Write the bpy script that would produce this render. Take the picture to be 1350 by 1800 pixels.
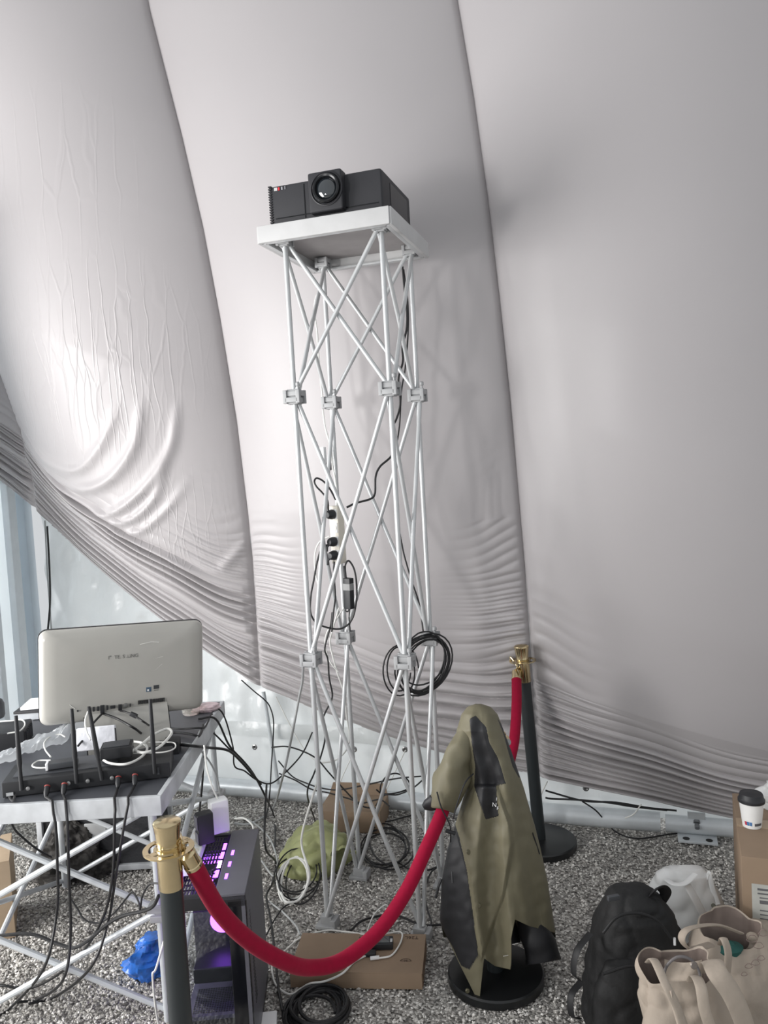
import bpy, bmesh, math, random
import numpy as np
from mathutils import Vector, Matrix, noise

for o in list(bpy.data.objects):
    bpy.data.objects.remove(o, do_unlink=True)
scene = bpy.context.scene
C = scene.collection
random.seed(7)
rng = np.random.default_rng(7)

# ------------------------------------------------------------------ camera
F_PX, PITCH, ROLL, CAM_H = 1400.0, -0.0590, -0.0567, 1.65
cam_data = bpy.data.cameras.new('camera')
cam = bpy.data.objects.new('camera', cam_data)
C.objects.link(cam)
cam_data.sensor_fit = 'VERTICAL'
cam_data.sensor_height = 36.0
cam_data.sensor_width = 27.0
cam_data.lens = F_PX / 1800.0 * 36.0
cam_data.clip_start = 0.05
cam.location = (0, 0, CAM_H)
_cr, _sr = math.cos(ROLL), math.sin(ROLL)
_cp, _sp = math.cos(PITCH), math.sin(PITCH)
_fwd = Vector((0, _cp, _sp)); _up0 = Vector((0, -_sp, _cp)); _rt0 = Vector((1, 0, 0))
_rt = _rt0 * _cr + _up0 * _sr
_up = -_rt0 * _sr + _up0 * _cr
cam.rotation_euler = Matrix((( _rt.x, _up.x, -_fwd.x), (_rt.y, _up.y, -_fwd.y), (_rt.z, _up.z, -_fwd.z))).to_euler()
scene.camera = cam

# ------------------------------------------------------------------ light
world = bpy.data.worlds.new('tent_daylight'); scene.world = world
world.use_nodes = True
bg = world.node_tree.nodes['Background']
bg.inputs[0].default_value = (0.94, 0.97, 1.0, 1)
bg.inputs[1].default_value = 0.66
ld = bpy.data.lights.new('doorway_daylight', 'AREA')
ld.shape = 'RECTANGLE'; ld.size = 2.0; ld.size_y = 2.1
ld.energy = 165; ld.color = (1.0, 0.985, 0.97)
lo = bpy.data.objects.new('doorway_daylight', ld); C.objects.link(lo)
lo.location = (-3.3, 1.9, 1.55)
lo.rotation_euler = (Vector((0.4, 3.1, 1.5)) - lo.location).to_track_quat('-Z', 'Y').to_euler()

# small unseen light added at back left to throw the jacket's shadow
le = bpy.data.lights.new('jacket_shadow_light', 'AREA'); le.shape = 'RECTANGLE'; le.size = 0.42; le.size_y = 0.6; le.energy = 52; le.color = (1.0, 0.985, 0.97)
leo = bpy.data.objects.new('jacket_shadow_light', le); C.objects.link(leo); leo.location = (-2.9, -0.6, 1.55)
leo.rotation_euler = (Vector((0.6, 3.2, 1.3)) - leo.location).to_track_quat('-Z', 'Y').to_euler()
# bright daylight outside the tent, behind the tarpaulin and beside the frosted side wall
for nm_, loc_, tgt_, sx_, sy_, en_ in (('outside_daylight', (1.0, 5.3, 1.0), (0.6, 3.6, 0.9), 5.5, 2.2, 42), ('outside_daylight', (-3.4, 4.1, 1.3), (-1.9, 3.9, 1.2), 1.6, 2.4, 20)):
    l2 = bpy.data.lights.new(nm_, 'AREA'); l2.shape = 'RECTANGLE'; l2.size = sx_; l2.size_y = sy_; l2.energy = en_; l2.color = (0.95, 0.98, 1.0)
    l2o = bpy.data.objects.new(nm_, l2); C.objects.link(l2o); l2o.location = loc_
    l2o.rotation_euler = (Vector(tgt_) - Vector(loc_)).to_track_quat('-Z', 'Y').to_euler()

vs = scene.view_settings
vs.view_transform = 'Standard'; vs.look = 'None'; vs.gamma = 1.0; vs.use_curve_mapping = False
vs.exposure = 0.02

# ------------------------------------------------------------------ pixel helpers (1350 x 1800 frame)
def ray(px, py):
    X = (px - 675.0) / F_PX; Y = -(py - 900.0) / F_PX
    rt = X * _cr - Y * _sr; up = X * _sr + Y * _cr
    return Vector((rt, _cp - up * _sp, _sp + up * _cp))
CAM = Vector((0, 0, CAM_H))
def G(px, py, z=0.0):                 # pixel -> point on the horizontal plane z
    d = ray(px, py); return CAM + d * ((z - CAM_H) / d.z)
def AY(px, py, y):                    # pixel -> point at depth y
    d = ray(px, py); return CAM + d * (y / d.y)
W0 = Vector((-0.891, 4.034, 0)); WU = Vector((1.0, -0.330, 0)).normalized(); WN = Vector((WU.y, -WU.x, 0))
def WP(s, d, z): return W0 + WU * s + WN * d + Vector((0, 0, z))
def AW(px, py, d):                    # pixel -> point in the plane parallel to the tent wall, d in front of it
    r = ray(px, py); t = ((W0 + WN * d) - CAM).dot(WN) / r.dot(WN); return CAM + r * t
def wall_coords(p):
    q = Vector(p) - W0; return q.dot(WU), q.dot(WN), q.z
def PX(p):                            # point -> pixel
    d = Vector(p) - CAM
    fw = d.y * _cp + d.z * _sp; up = -d.y * _sp + d.z * _cp; rt = d.x
    X = rt * _cr + up * _sr; Y = -rt * _sr + up * _cr
    return 675 + F_PX * X / fw, 900 - F_PX * Y / fw

# ------------------------------------------------------------------ materials
MATS = {}
def srgb(r, g, b):
    f = lambda c: (c / 255 / 12.92) if c / 255 <= 0.04045 else ((c / 255 + 0.055) / 1.055) ** 2.4
    return (f(r), f(g), f(b), 1.0)
def mat(name, col, rough=0.6, metal=0.0, var=0.12, scale=18.0, bump=0.0, bscale=60.0, spec=0.5,
        emit=None, estr=0.0, trans=0.0, alpha=1.0, coat=0.0, sheen=0.0, transmission=0.0):
    if name in MATS: return MATS[name]
    m = bpy.data.materials.new(name); m.use_nodes = True
    nt = m.node_tree; N = nt.nodes; L = nt.links
    b = N['Principled BSDF']
    c = col if len(col) == 4 else (*col, 1)
    tc = N.new('ShaderNodeTexCoord')
    nz = N.new('ShaderNodeTexNoise'); nz.inputs['Scale'].default_value = scale; nz.inputs['Detail'].default_value = 5
    L.new(tc.outputs['Object'], nz.inputs['Vector'])
    rp = N.new('ShaderNodeValToRGB')
    rp.color_ramp.elements[0].position = 0.3; rp.color_ramp.elements[1].position = 0.7
    rp.color_ramp.elements[0].color = (*[max(0, x * (1 - var)) for x in c[:3]], 1)
    rp.color_ramp.elements[1].color = (*[min(1, x * (1 + var)) for x in c[:3]], 1)
    L.new(nz.outputs['Fac'], rp.inputs['Fac']); L.new(rp.outputs['Color'], b.inputs['Base Color'])
    b.inputs['Roughness'].default_value = rough; b.inputs['Metallic'].default_value = metal
    b.inputs['Specular IOR Level'].default_value = spec
    b.inputs['Coat Weight'].default_value = coat
    b.inputs['Sheen Weight'].default_value = sheen
    b.inputs['Transmission Weight'].default_value = transmission
    b.inputs['Alpha'].default_value = alpha
    if emit is not None:
        b.inputs['Emission Color'].default_value = emit; b.inputs['Emission Strength'].default_value = estr
    if bump:
        n2 = N.new('ShaderNodeTexNoise'); n2.inputs['Scale'].default_value = bscale; n2.inputs['Detail'].default_value = 6
        L.new(tc.outputs['Object'], n2.inputs['Vector'])
        bp = N.new('ShaderNodeBump'); bp.inputs['Strength'].default_value = bump; bp.inputs['Distance'].default_value = 0.01
        L.new(n2.outputs['Fac'], bp.inputs['Height']); L.new(bp.outputs['Normal'], b.inputs['Normal'])
    if trans:
        tr = N.new('ShaderNodeBsdfTranslucent'); L.new(rp.outputs['Color'], tr.inputs['Color'])
        mx = N.new('ShaderNodeMixShader'); mx.inputs[0].default_value = trans
        L.new(b.outputs[0], mx.inputs[1]); L.new(tr.outputs[0], mx.inputs[2])
        L.new(mx.outputs[0], N['Material Output'].inputs['Surface'])
    MATS[name] = m
    return m

# ------------------------------------------------------------------ mesh helpers
def smooth_path(pts, n=8):
    P = [Vector(p) for p in pts]
    if len(P) < 3: return P
    out = []
    for i in range(len(P) - 1):
        p0 = P[i - 1] if i else P[0] * 2 - P[1]
        p1, p2 = P[i], P[i + 1]
        p3 = P[i + 2] if i + 2 < len(P) else P[-1] * 2 - P[-2]
        for k in range(n):
            t = k / n
            out.append(0.5 * ((2 * p1) + (-p0 + p2) * t + (2 * p0 - 5 * p1 + 4 * p2 - p3) * t * t + (-p0 + 3 * p1 - 3 * p2 + p3) * t ** 3))
    out.append(P[-1])
    return out
class MB:
    def __init__(s): s.v = []; s.f = []
    def add(s, vs, fs):
        o = len(s.v); s.v += [tuple(v) for v in vs]; s.f += [tuple(i + o for i in f) for f in fs]; return s
    def box(s, c, size, rot=None, bev=0.0):
        hx, hy, hz = [x / 2 for x in size]; c = Vector(c)
        M = rot if rot is not None else Matrix.Identity(3)
        if bev <= 0:
            vs = [c + M @ Vector((x * hx, y * hy, z * hz)) for x in (-1, 1) for y in (-1, 1) for z in (-1, 1)]
            return s.add(vs, [(0, 1, 3, 2), (4, 6, 7, 5), (0, 4, 5, 1), (2, 3, 7, 6), (0, 2, 6, 4), (1, 5, 7, 3)])
        bm = bmesh.new(); bmesh.ops.create_cube(bm, size=1.0)
        for v in bm.verts: v.co = Vector((v.co.x * size[0], v.co.y * size[1], v.co.z * size[2]))
        bmesh.ops.bevel(bm, geom=list(bm.edges), offset=bev, segments=3, profile=0.6, affect='EDGES')
        bm.verts.index_update()
        s.add([c + M @ v.co for v in bm.verts], [[v.index for v in f.verts] for f in bm.faces]); bm.free()
        return s
    def tube(s, pts, r, seg=10, caps=True, flat=None):
        P = [Vector(p) for p in pts]; n = len(P)
        R = r if hasattr(r, '__len__') else [r] * n
        up = None; base = len(s.v); vs = []
        for i in range(n):
            t = (P[min(i + 1, n - 1)] - P[max(i - 1, 0)])
            t = t.normalized() if t.length > 1e-9 else Vector((0, 0, 1))
            if up is None:
                a = Vector((0, 0, 1)) if abs(t.z) < 0.9 else Vector((1, 0, 0))
                up = (a - t * a.dot(t)).normalized()
            else:
                up = up - t * up.dot(t)
                up = up.normalized() if up.length > 1e-6 else t.orthogonal().normalized()
            sd = t.cross(up)
            for k in range(seg):
                a = 2 * math.pi * k / seg
                fx, fy = flat if flat else (1, 1)
                vs.append(P[i] + up * (math.cos(a) * R[i] * fx) + sd * (math.sin(a) * R[i] * fy))
        fs = []
        for i in range(n - 1):
            for k in range(seg):
                fs.append((i * seg + k, i * seg + (k + 1) % seg, (i + 1) * seg + (k + 1) % seg, (i + 1) * seg + k))
        if caps:
            fs.append(tuple(range(seg))[::-1]); fs.append(tuple(range((n - 1) * seg, n * seg)))
        return s.add(vs, fs)
    def lathe(s, prof, c=(0, 0, 0), seg=32, axis=None):
        c = Vector(c)
        M = axis if axis is not None else Matrix.Identity(3)
        vs = []; n = len(prof)
        for (r, z) in prof:
            for k in range(seg):
                a = 2 * math.pi * k / seg
                vs.append(c + M @ Vector((math.cos(a) * r, math.sin(a) * r, z)))
        fs = [(i * seg + k, i * seg + (k + 1) % seg, (i + 1) * seg + (k + 1) % seg, (i + 1) * seg + k) for i in range(n - 1) for k in range(seg)]
        if prof[0][0] > 1e-6: fs.append(tuple(range(seg))[::-1])
        if prof[-1][0] > 1e-6: fs.append(tuple(range((n - 1) * seg, n * seg)))
        return s.add(vs, fs)
    def prism(s, poly, fn, depth):     # poly of 2d points, fn(x, y, d) -> 3d point
        n = len(poly)
        vs = [fn(x, y, 0) for x, y in poly] + [fn(x, y, depth) for x, y in poly]
        fs = [tuple(range(n))[::-1], tuple(range(n, 2 * n))] + [(i, (i + 1) % n, n + (i + 1) % n, n + i) for i in range(n)]
        return s.add(vs, fs)
    def grid(s, fn, nu, nv, closed_u=False):
        vs = [fn(i / (nu if closed_u else nu - 1), j / (nv - 1)) for j in range(nv) for i in range(nu)]
        fs = []
        for j in range(nv - 1):
            for i in range(nu if closed_u else nu - 1):
                i2 = (i + 1) % nu
                fs.append((j * nu + i, j * nu + i2, (j + 1) * nu + i2, (j + 1) * nu + i))
        return s.add(vs, fs)
    def build(s, name, m, parent=None, smooth=True, angle=35):
        me = bpy.data.meshes.new(name); me.from_pydata(s.v, [], s.f); me.update()
        bm = bmesh.new(); bm.from_mesh(me)
        bmesh.ops.recalc_face_normals(bm, faces=bm.faces); bm.to_mesh(me); bm.free()
        if smooth:
            me.shade_smooth(); me.set_sharp_from_angle(angle=math.radians(angle))
        me.materials.append(m)
        o = bpy.data.objects.new(name, me); C.objects.link(o)
        if parent is not None:
            o.parent = parent; o.matrix_parent_inverse = Matrix.Translation(-Vector(parent.location)) if False else parent_inv(parent)
        return o
def parent_inv(p):
    return p.matrix_basis.inverted() if p.parent is None else (p.parent.matrix_basis @ p.matrix_parent_inverse @ p.matrix_basis).inverted() if False else world_of(p).inverted()
def world_of(p):
    if p.parent is None: return p.matrix_basis.copy()
    return world_of(p.parent) @ p.matrix_parent_inverse @ p.matrix_basis
def thing(name, label, cat, loc=(0, 0, 0), group=None):
    o = bpy.data.objects.new(name, None); C.objects.link(o); o.empty_display_size = 0.05
    o.location = loc
    o['label'] = label; o['category'] = cat
    if group: o['group'] = group
    return o
def tag(o, label, cat, group=None):
    o['label'] = label; o['category'] = cat
    if group: o['group'] = group
    return o
def struct(o, label=None):
    o['kind'] = 'structure'
    if label: o['label'] = label
    return o
def rotz(a): return Matrix.Rotation(a, 3, 'Z')
def axis_to(d):
    d = Vector(d).normalized(); return d.to_track_quat('Z', 'Y').to_matrix()
def text_mesh(name, body, size, m, parent, loc, rot, extrude=0.0004, align='CENTER'):
    cu = bpy.data.curves.new(name, 'FONT'); cu.body = body; cu.size = size; cu.extrude = extrude
    cu.align_x = align; cu.align_y = 'CENTER'
    t = bpy.data.objects.new(name, cu); C.objects.link(t)
    dg = bpy.context.evaluated_depsgraph_get(); me = bpy.data.meshes.new_from_object(t.evaluated_get(dg))
    bpy.data.objects.remove(t, do_unlink=True)
    me.name = name
    o = bpy.data.objects.new(name, me); C.objects.link(o)
    me.materials.clear(); me.materials.append(m)
    me.transform(Matrix.Translation(Vector(loc)) @ rot.to_4x4())
    if parent is not None: o.parent = parent; o.matrix_parent_inverse = parent_inv(parent)
    return o

# ================================================================== THE SETTING
def gravel_material():
    m = bpy.data.materials.new('gravel_ground'); m.use_nodes = True
    nt = m.node_tree; N = nt.nodes; L = nt.links; b = N['Principled BSDF']
    tc = N.new('ShaderNodeTexCoord')
    v1 = N.new('ShaderNodeTexVoronoi'); v1.inputs['Scale'].default_value = 95
    L.new(tc.outputs['Object'], v1.inputs['Vector'])
    rp = N.new('ShaderNodeValToRGB')
    els = rp.color_ramp.elements
    els[0].position = 0.0; els[0].color = (0.17, 0.162, 0.15, 1)
    els[1].position = 1.0; els[1].color = (0.72, 0.70, 0.66, 1)
    e = els.new(0.5); e.color = (0.41, 0.39, 0.365, 1)
    sp = N.new('ShaderNodeSeparateColor'); L.new(v1.outputs['Color'], sp.inputs[0])
    L.new(sp.outputs[0], rp.inputs['Fac']); L.new(rp.outputs['Color'], b.inputs['Base Color'])
    b.inputs['Roughness'].default_value = 0.85
    bp = N.new('ShaderNodeBump'); bp.inputs['Strength'].default_value = 1.0; bp.inputs['Distance'].default_value = 0.012; bp.invert = True
    L.new(v1.outputs['Distance'], bp.inputs['Height']); L.new(bp.outputs['Normal'], b.inputs['Normal'])
    return m
def pebble_material():
    m = bpy.data.materials.new('pebble_stone'); m.use_nodes = True
    nt = m.node_tree; N = nt.nodes; L = nt.links; b = N['Principled BSDF']
    g = N.new('ShaderNodeNewGeometry'); rp = N.new('ShaderNodeValToRGB')
    els = rp.color_ramp.elements
    els[0].position = 0.0; els[0].color = (0.20, 0.192, 0.182, 1)
    els[1].position = 1.0; els[1].color = (0.82, 0.80, 0.76, 1)
    e = els.new(0.55); e.color = (0.50, 0.48, 0.45, 1)
    L.new(g.outputs['Random Per Island'], rp.inputs['Fac']); L.new(rp.outputs['Color'], b.inputs['Base Color'])
    b.inputs['Roughness'].default_value = 0.8
    return m
fl = MB()
def floor_pt(u, v):
    x = -4.5 + 8.5 * u; y = -1.5 + 8.5 * v
    return (x, y, -0.006 + 0.006 * noise.noise(Vector((x * 2.2, y * 2.2, 0))))
fl.grid(floor_pt, 90, 90)
floor = struct(fl.build('floor', gravel_material()), 'grey crushed gravel ground inside the tent')
# loose gravel stones, far too many to count
def make_gravel():
    n = 70000
    x = rng.uniform(-2.0, 1.75, n); y = 2.0 + 2.2 * rng.uniform(0, 1, n) ** 1.25
    keep = (x * WN.x + y * WN.y) > (W0.x * WN.x + W0.y * WN.y - 0.05)
    x, y = x[keep], y[keep]; n = len(x)
    base = np.array([(1, 0, 0), (0, 1, 0), (-1, 0, 0), (0, -1, 0), (0, 0, 1), (0, 0, -1)], float)
    tri = np.array([(0, 1, 4), (1, 2, 4), (2, 3, 4), (3, 0, 4), (1, 0, 5), (2, 1, 5), (3, 2, 5), (0, 3, 5)])
    size = rng.uniform(0.003, 0.0085, (n, 1)) * np.ones((1, 3)) * rng.uniform(0.6, 1.25, (n, 3)); size[:, 2] *= 0.75
    V = base[None] * size[:, None, :] * rng.uniform(0.6, 1.2, (n, 6, 1))
    a = rng.uniform(0, 6.28, n); t = rng.uniform(-0.6, 0.6, n)
    ct, st = np.cos(t), np.sin(t); yy = V[..., 1] * ct[:, None] - V[..., 2] * st[:, None]; zz = V[..., 1] * st[:, None] + V[..., 2] * ct[:, None]
    ca, sa = np.cos(a), np.sin(a); xx = V[..., 0] * ca[:, None] - yy * sa[:, None]; y2 = V[..., 0] * sa[:, None] + yy * ca[:, None]
    P = np.stack([xx + x[:, None], y2 + y[:, None], zz + rng.uniform(-0.004, 0.003, n)[:, None]], -1).reshape(-1, 3)
    T = (tri[None] + (np.arange(n) * 6)[:, None, None]).reshape(-1, 3)
    me = bpy.data.meshes.new('gravel_stones'); me.from_pydata(P, [], T); me.update()
    me.materials.append(pebble_material())
    o = bpy.data.objects.new('gravel_stones', me); C.objects.link(o)
    o.parent = floor; o['kind'] = 'stuff'
    return o
make_gravel()

# ---- outer tent skin: silvery pvc tarpaulin behind the drape
M_tarp = mat('silver_tarp', srgb(226, 229, 229), rough=0.24, var=0.04, scale=3, bump=0.9, bscale=9, spec=.8, trans=0.36)
def tarp_pt(u, v):
    s = -1.05 + 4.6 * u; z = 0.045 + 2.5 * v
    d = 0.04 * noise.noise(Vector((s * 2.4, z * 1.7, 3))) + 0.028 * noise.noise(Vector((s * 6 + z * 2.5, z * 4 - s * 2, 8)))
    d += 0.016 * noise.noise(Vector((s * 15, z * 10, 1))) - 0.03
    return WP(s, d, z)
wall_back = struct(MB().grid(tarp_pt, 220, 110).build('wall_back', M_tarp), 'silvery white tarpaulin wall of the tent')
# welded hem band with eyelets
hem = MB().grid(lambda u, v: WP(-1.05 + 4.6 * u, 0.004 + 0.02 * noise.noise(Vector((u * 28, v * .6, 2))) + 0.006 * math.sin(v * math.pi), 0.31 + 0.075 * v), 200, 5)
hem.build('hem_band', M_tarp, wall_back)
M_eye = mat('eyelet_steel', srgb(150, 150, 150), rough=0.35, metal=0.9)
A_wall = Matrix((WU, Vector((0, 0, 1)), WN)).transposed()
for (ex, ey) in ((448, 1313), (623, 1317), (712, 1317), (1030, 1385)):
    p = AW(ex, ey, 0.035)
    MB().lathe([(0.006, 0), (0.006, 0.004), (0.009, 0.006), (0.014, 0.004), (0.014, 0)], p, 16, A_wall).build('eyelet', M_eye, wall_back)
# ground rail along the foot of the wall
M_rail = mat('rail_white_metal', srgb(204, 209, 212), rough=0.35, metal=0.15, var=0.05)
rail = thing('ground_rail', 'white metal ground rail running along the foot of the tarpaulin wall', 'rail', WP(0.9, 0.0, 0))
MB().tube([WP(s, 0.035, 0.052) for s in np.linspace(-1.0, 2.12, 26)], 0.042, 14).build('pipe', M_rail, rail)
MB().tube([WP(s, 0.035, 0.05) for s in np.linspace(2.14, 3.4, 8)], 0.036, 14).build('pipe', M_rail, rail)
# base plate with bolt at the end of the pipe
bp_ = thing('rail_bracket', 'white steel base plate with slotted holes and bolt at the rail joint', 'bracket', G(1226, 1470, 0))
pc = G(1226, 1474, 0.012); Mw = Matrix((WU, -WN, Vector((0, 0, 1)))).transposed()
MB().box(pc, (0.155, 0.085, 0.010), Mw, 0.002).build('foot_plate', M_rail, bp_)
for q in (-0.045, 0.045):
    MB().lathe([(0.0, 0.0), (0.014, 0.0), (0.014, 0.001), (0.0, 0.001)], pc + WU * q + WN * 0.02 + Vector((0, 0, 0.0055)), 16).build('slot', mat('slot_dark', (0.02, 0.02, 0.02), 0.8), bp_)
MB().box(pc - WN * 0.03 + Vector((0, 0, 0.05)), (0.07, 0.008, 0.10), Mw, 0.002).build('upright_plate', M_rail, bp_)
bt = MB().lathe([(0.0, 0.0), (0.016, 0.0), (0.016, 0.012), (0.010, 0.013), (0.010, 0.034), (0.0, 0.036)], pc - WN * 0.024 + Vector((0, 0, 0.062)), 6, axis_to(WN + Vector((0, 0, -0.5))))
bt.build('bolt', mat('bolt_steel', srgb(120, 122, 124), 0.4, 0.8), bp_)

# ---- left wall: white framed glazed tent side with a post
M_frame = mat('frame_white', srgb(214, 220, 224), 0.4, var=0.03)
M_blue = mat('panel_blue_grey', srgb(214, 222, 228), 0.35, var=0.04, scale=4, trans=0.4)
M_pane = mat('pane_frosted', srgb(234, 238, 240), 0.3, var=0.03, scale=3, trans=0.55)
xl = AW(70, 1050, 0.02)
cornerx, cornery = xl.x, xl.y
wl = MB()
wl.box((cornerx - 0.06, cornery - 0.55, 1.4), (0.02, 1.05, 2.8))
wall_left = struct(wl.build('wall_left', M_pane), 'white framed frosted side wall of the tent')
MB().box((cornerx - 0.03, cornery - 0.055, 1.4), (0.06, 0.09, 2.8), bev=0.006).build('corner_post', M_blue, wall_left)
MB().box((cornerx - 0.035, cornery - 0.20, 1.4), (0.04, 0.085, 2.8), bev=0.006).build('mullion', M_frame, wall_left)
MB().box((cornerx - 0.035, cornery - 0.43, 1.4), (0.03, 0.05, 2.8), bev=0.006).build('mullion', M_frame, wall_left)

# ================================================================== FABRIC LINING
M_cloth = mat('lining_satin', srgb(173, 169, 170), rough=0.36, var=0.015, scale=2, sheen=0.15, spec=0.35, trans=0.05)
def seam_d(z): return 0.10 + 0.14 * min(max(z - 0.2, 0), 1.2) + 0.05 * max(z - 1.4, 0)
def seam_world(pts):
    out = []
    for v, px, py in pts:
        d = 0.15
        for _ in range(6):
            p = AW(px, py, d); d = seam_d(p.z)
        out.append((v, *wall_coords(AW(px, py, d))))
    return np.array(out)
def seam_eval(tab, v):
    return np.stack([np.interp(v, tab[:, 0], tab[:, k]) for k in (1, 2, 3)], -1)
S = {
 -1: seam_world([(0, -330, 560), (.3, -360, 450), (.5, -400, 250), (.75, -460, 0), (1, -500, -300)]),
 0: seam_world([(0, 60, 896), (.1, 60, 850), (.3, 44, 768), (.4, 0, 640), (.55, -50, 420), (.75, -100, 80), (1, -150, -300)]),
 1: seam_world([(0, 456, 1207), (.1, 452, 1140), (.3, 442, 985), (.36, 434, 905), (.45, 414, 740), (.55, 385, 560), (.65, 355, 400), (.75, 318, 240), (.87, 262, 20), (1, 200, -300)]),
 2: seam_world([(0, 948, 1368), (.1, 940, 1250), (.3, 922, 1000), (.36, 910, 860), (.45, 896, 700), (.55, 877, 520), (.65, 857, 350), (.75, 832, 170), (.87, 800, -20), (1, 740, -300)]),
 3: seam_world([(0, 1640, 1512), (.1, 1638, 1470), (.3, 1630, 1375), (.4, 1620, 1150), (.55, 1600, 700), (.75, 1570, 200), (.87, 1550, 0), (1, 1500, -300)]),
}
S['2r'] = seam_world([(0, 948, 1368), (.1, 944.5, 1312), (.3, 936, 1190), (.34, 927, 1065), (.37, 922, 1000), (.40, 910, 860), (.47, 896, 700), (.56, 877, 520), (.65, 857, 350), (.75, 832, 170), (.87, 800, -20), (1, 740, -300)])
def fold(ph): return np.abs(np.sin(ph * 0.5)) ** 0.75
NU, NV = 230, 480
def panel(k0, k1, bulge, skew, sag, seed, folds, extra=None, fadeu=None, m=None):
    r = np.random.default_rng(seed)
    vv = np.concatenate([np.linspace(0, 0.34, 300, endpoint=False), np.linspace(0.34, 1, NV - 300)])
    uu = np.linspace(0, 1, NU)
    Lp, Rp = seam_eval(S[k0], vv), seam_eval(S[k1], vv)
    U = uu[None, :]; V = vv[:, None]
    P = Lp[:, None, :] * (1 - U[..., None]) + Rp[:, None, :] * U[..., None]
    sU = np.sin(np.pi * U ** skew)
    P[..., 2] -= sag * np.sin(np.pi * U) * np.clip(1 - V / 0.45, 0, 1)
    prof = np.clip((V - 0.02) / 0.45, 0, 1) ** 0.75
    P[..., 1] += bulge * np.abs(sU) ** 0.8 * prof * (1 - 0.25 * np.clip(V - 0.6, 0, 1))
    # horizontal gathers along the hem
    wob = sum(a * np.sin(f * 2 * np.pi * U + p) for a, f, p in zip((.010, .006, .004), (0.7, 1.6, 3.1), r.uniform(0, 6.28, 3)))
    w = V + wob * (0.4 + V * 2)
    ph = 0; amp = 0
    phase = 2 * np.pi * folds * (w / 0.3) ** 0.9 + 1.3 * np.sin(2 * np.pi * (w * 9 + U * .5) + seed) + 0.35 * np.sin(2 * np.pi * w * 19 + seed * 2.1 + U * 1.5)
    fade = np.clip((0.33 - V) / 0.12, 0, 1) if fadeu is None else fadeu(U, V)
    fade = fade * np.clip(V / 0.012, 0.0, 1)
    edge = np.clip(U / 0.03, 0, 1) * np.clip((1 - U) / 0.03, 0, 1)
    fade = fade * (0.04 + 0.96 * edge)
    env = 0.65 + 0.35 * np.sin(2 * np.pi * (w * 6.3 + 0.3 * U) + seed)
    P[..., 1] += (fold(phase) - 0.5) * 0.056 * fade * env
    ph2 = phase * 2.7 + 3 * np.sin(U * 5 + V * 30)
    near = np.exp(-(U / 0.14) ** 2) + np.exp(-((1 - U) / 0.14) ** 2)
    P[..., 1] += (fold(ph2) - 0.5) * 0.011 * near * edge * np.clip((0.42 - V) / 0.12, 0, 1)
    # seam stitched slightly inwards
    P[..., 1] -= 0.012 * (np.exp(-(U / 0.008) ** 2) + np.exp(-((1 - U) / 0.008) ** 2))
    if extra is not None: P[..., 1] += extra(P, U, V)
    X = W0.x + WU.x * P[..., 0] + WN.x * P[..., 1]
    Y = W0.y + WU.y * P[..., 0] + WN.y * P[..., 1]
    vs = np.stack([X, Y, P[..., 2]], -1).reshape(-1, 3)
    j, i = np.meshgrid(np.arange(NV - 1), np.arange(NU - 1), indexing='ij')
    a = j * NU + i
    fs = np.stack([a, a + 1, a + 1 + NU, a + NU], -1).reshape(-1, 4)
    me = bpy.data.meshes.new('drape_panel'); me.from_pydata(vs, [], fs); me.update(); me.shade_smooth()
    me.materials.append(m or M_cloth)
    o = bpy.data.objects.new('drape_panel', me); C.objects.link(o)
    o.parent = lining; o.matrix_parent_inverse = parent_inv(lining)
    return o
def np_px(P):
    X = W0.x + WU.x * P[..., 0] + WN.x * P[..., 1]; Y = W0.y + WU.y * P[..., 0] + WN.y * P[..., 1]; Z = P[..., 2] - CAM_H
    fw = Y * _cp + Z * _sp; up = -Y * _sp + Z * _cp
    return 675 + F_PX * (X * _cr + up * _sr) / fw, 900 - F_PX * (-X * _sr + up * _cr) / fw
def ridge(px, py, pts, w, amp):
    q = np.array([(p.x, p.y) for p in smooth_path([(a, b, 0) for a, b in pts], 10)])
    best = np.full(px.shape, 1e9); tt = np.zeros(px.shape)
    for n, ((x0, y0), (x1, y1)) in enumerate(zip(q[:-1], q[1:])):
        dx, dy = x1 - x0, y1 - y0; t = np.clip(((px - x0) * dx + (py - y0) * dy) / (dx * dx + dy * dy + 1e-9), 0, 1)
        d = np.hypot(px - x0 - t * dx, py - y0 - t * dy); m = d < best
        best = np.where(m, d, best); tt = np.where(m, (n + t) / (len(q) - 1), tt)
    return amp * np.exp(-(best / w) ** 2) * np.sin(np.pi * np.clip(tt * .96 + .02, 0, 1)) ** 0.6
def left_extra(P, U, V):
    px, py = np_px(P)
    e = 0
    for pts, w, a in [
        ([(48, 772), (95, 815), (140, 825), (180, 780), (205, 720)], 9, .020),
        ([(60, 790), (120, 855), (185, 850), (235, 790), (250, 710)], 10, .026),
        ([(65, 805), (130, 885), (190, 905), (255, 860), (300, 790), (312, 715)], 9, .022),
        ([(75, 830), (150, 905), (220, 918), (270, 880), (292, 820)], 8, .018),
        ([(90, 850), (170, 925), (235, 938), (285, 905), (330, 850)], 8, .014),
        ([(80, 835), (140, 905), (190, 935)], 12, -.016),
        ([(60, 800), (110, 850), (150, 872)], 9, -.014),
        ([(150, 930), (260, 980), (360, 1005), (440, 1020)], 10, .012),
        ([(440, 945), (405, 985), (385, 1000)], 10, .012)]:
        e = e + ridge(px, py, pts, w, a)
    return e
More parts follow.
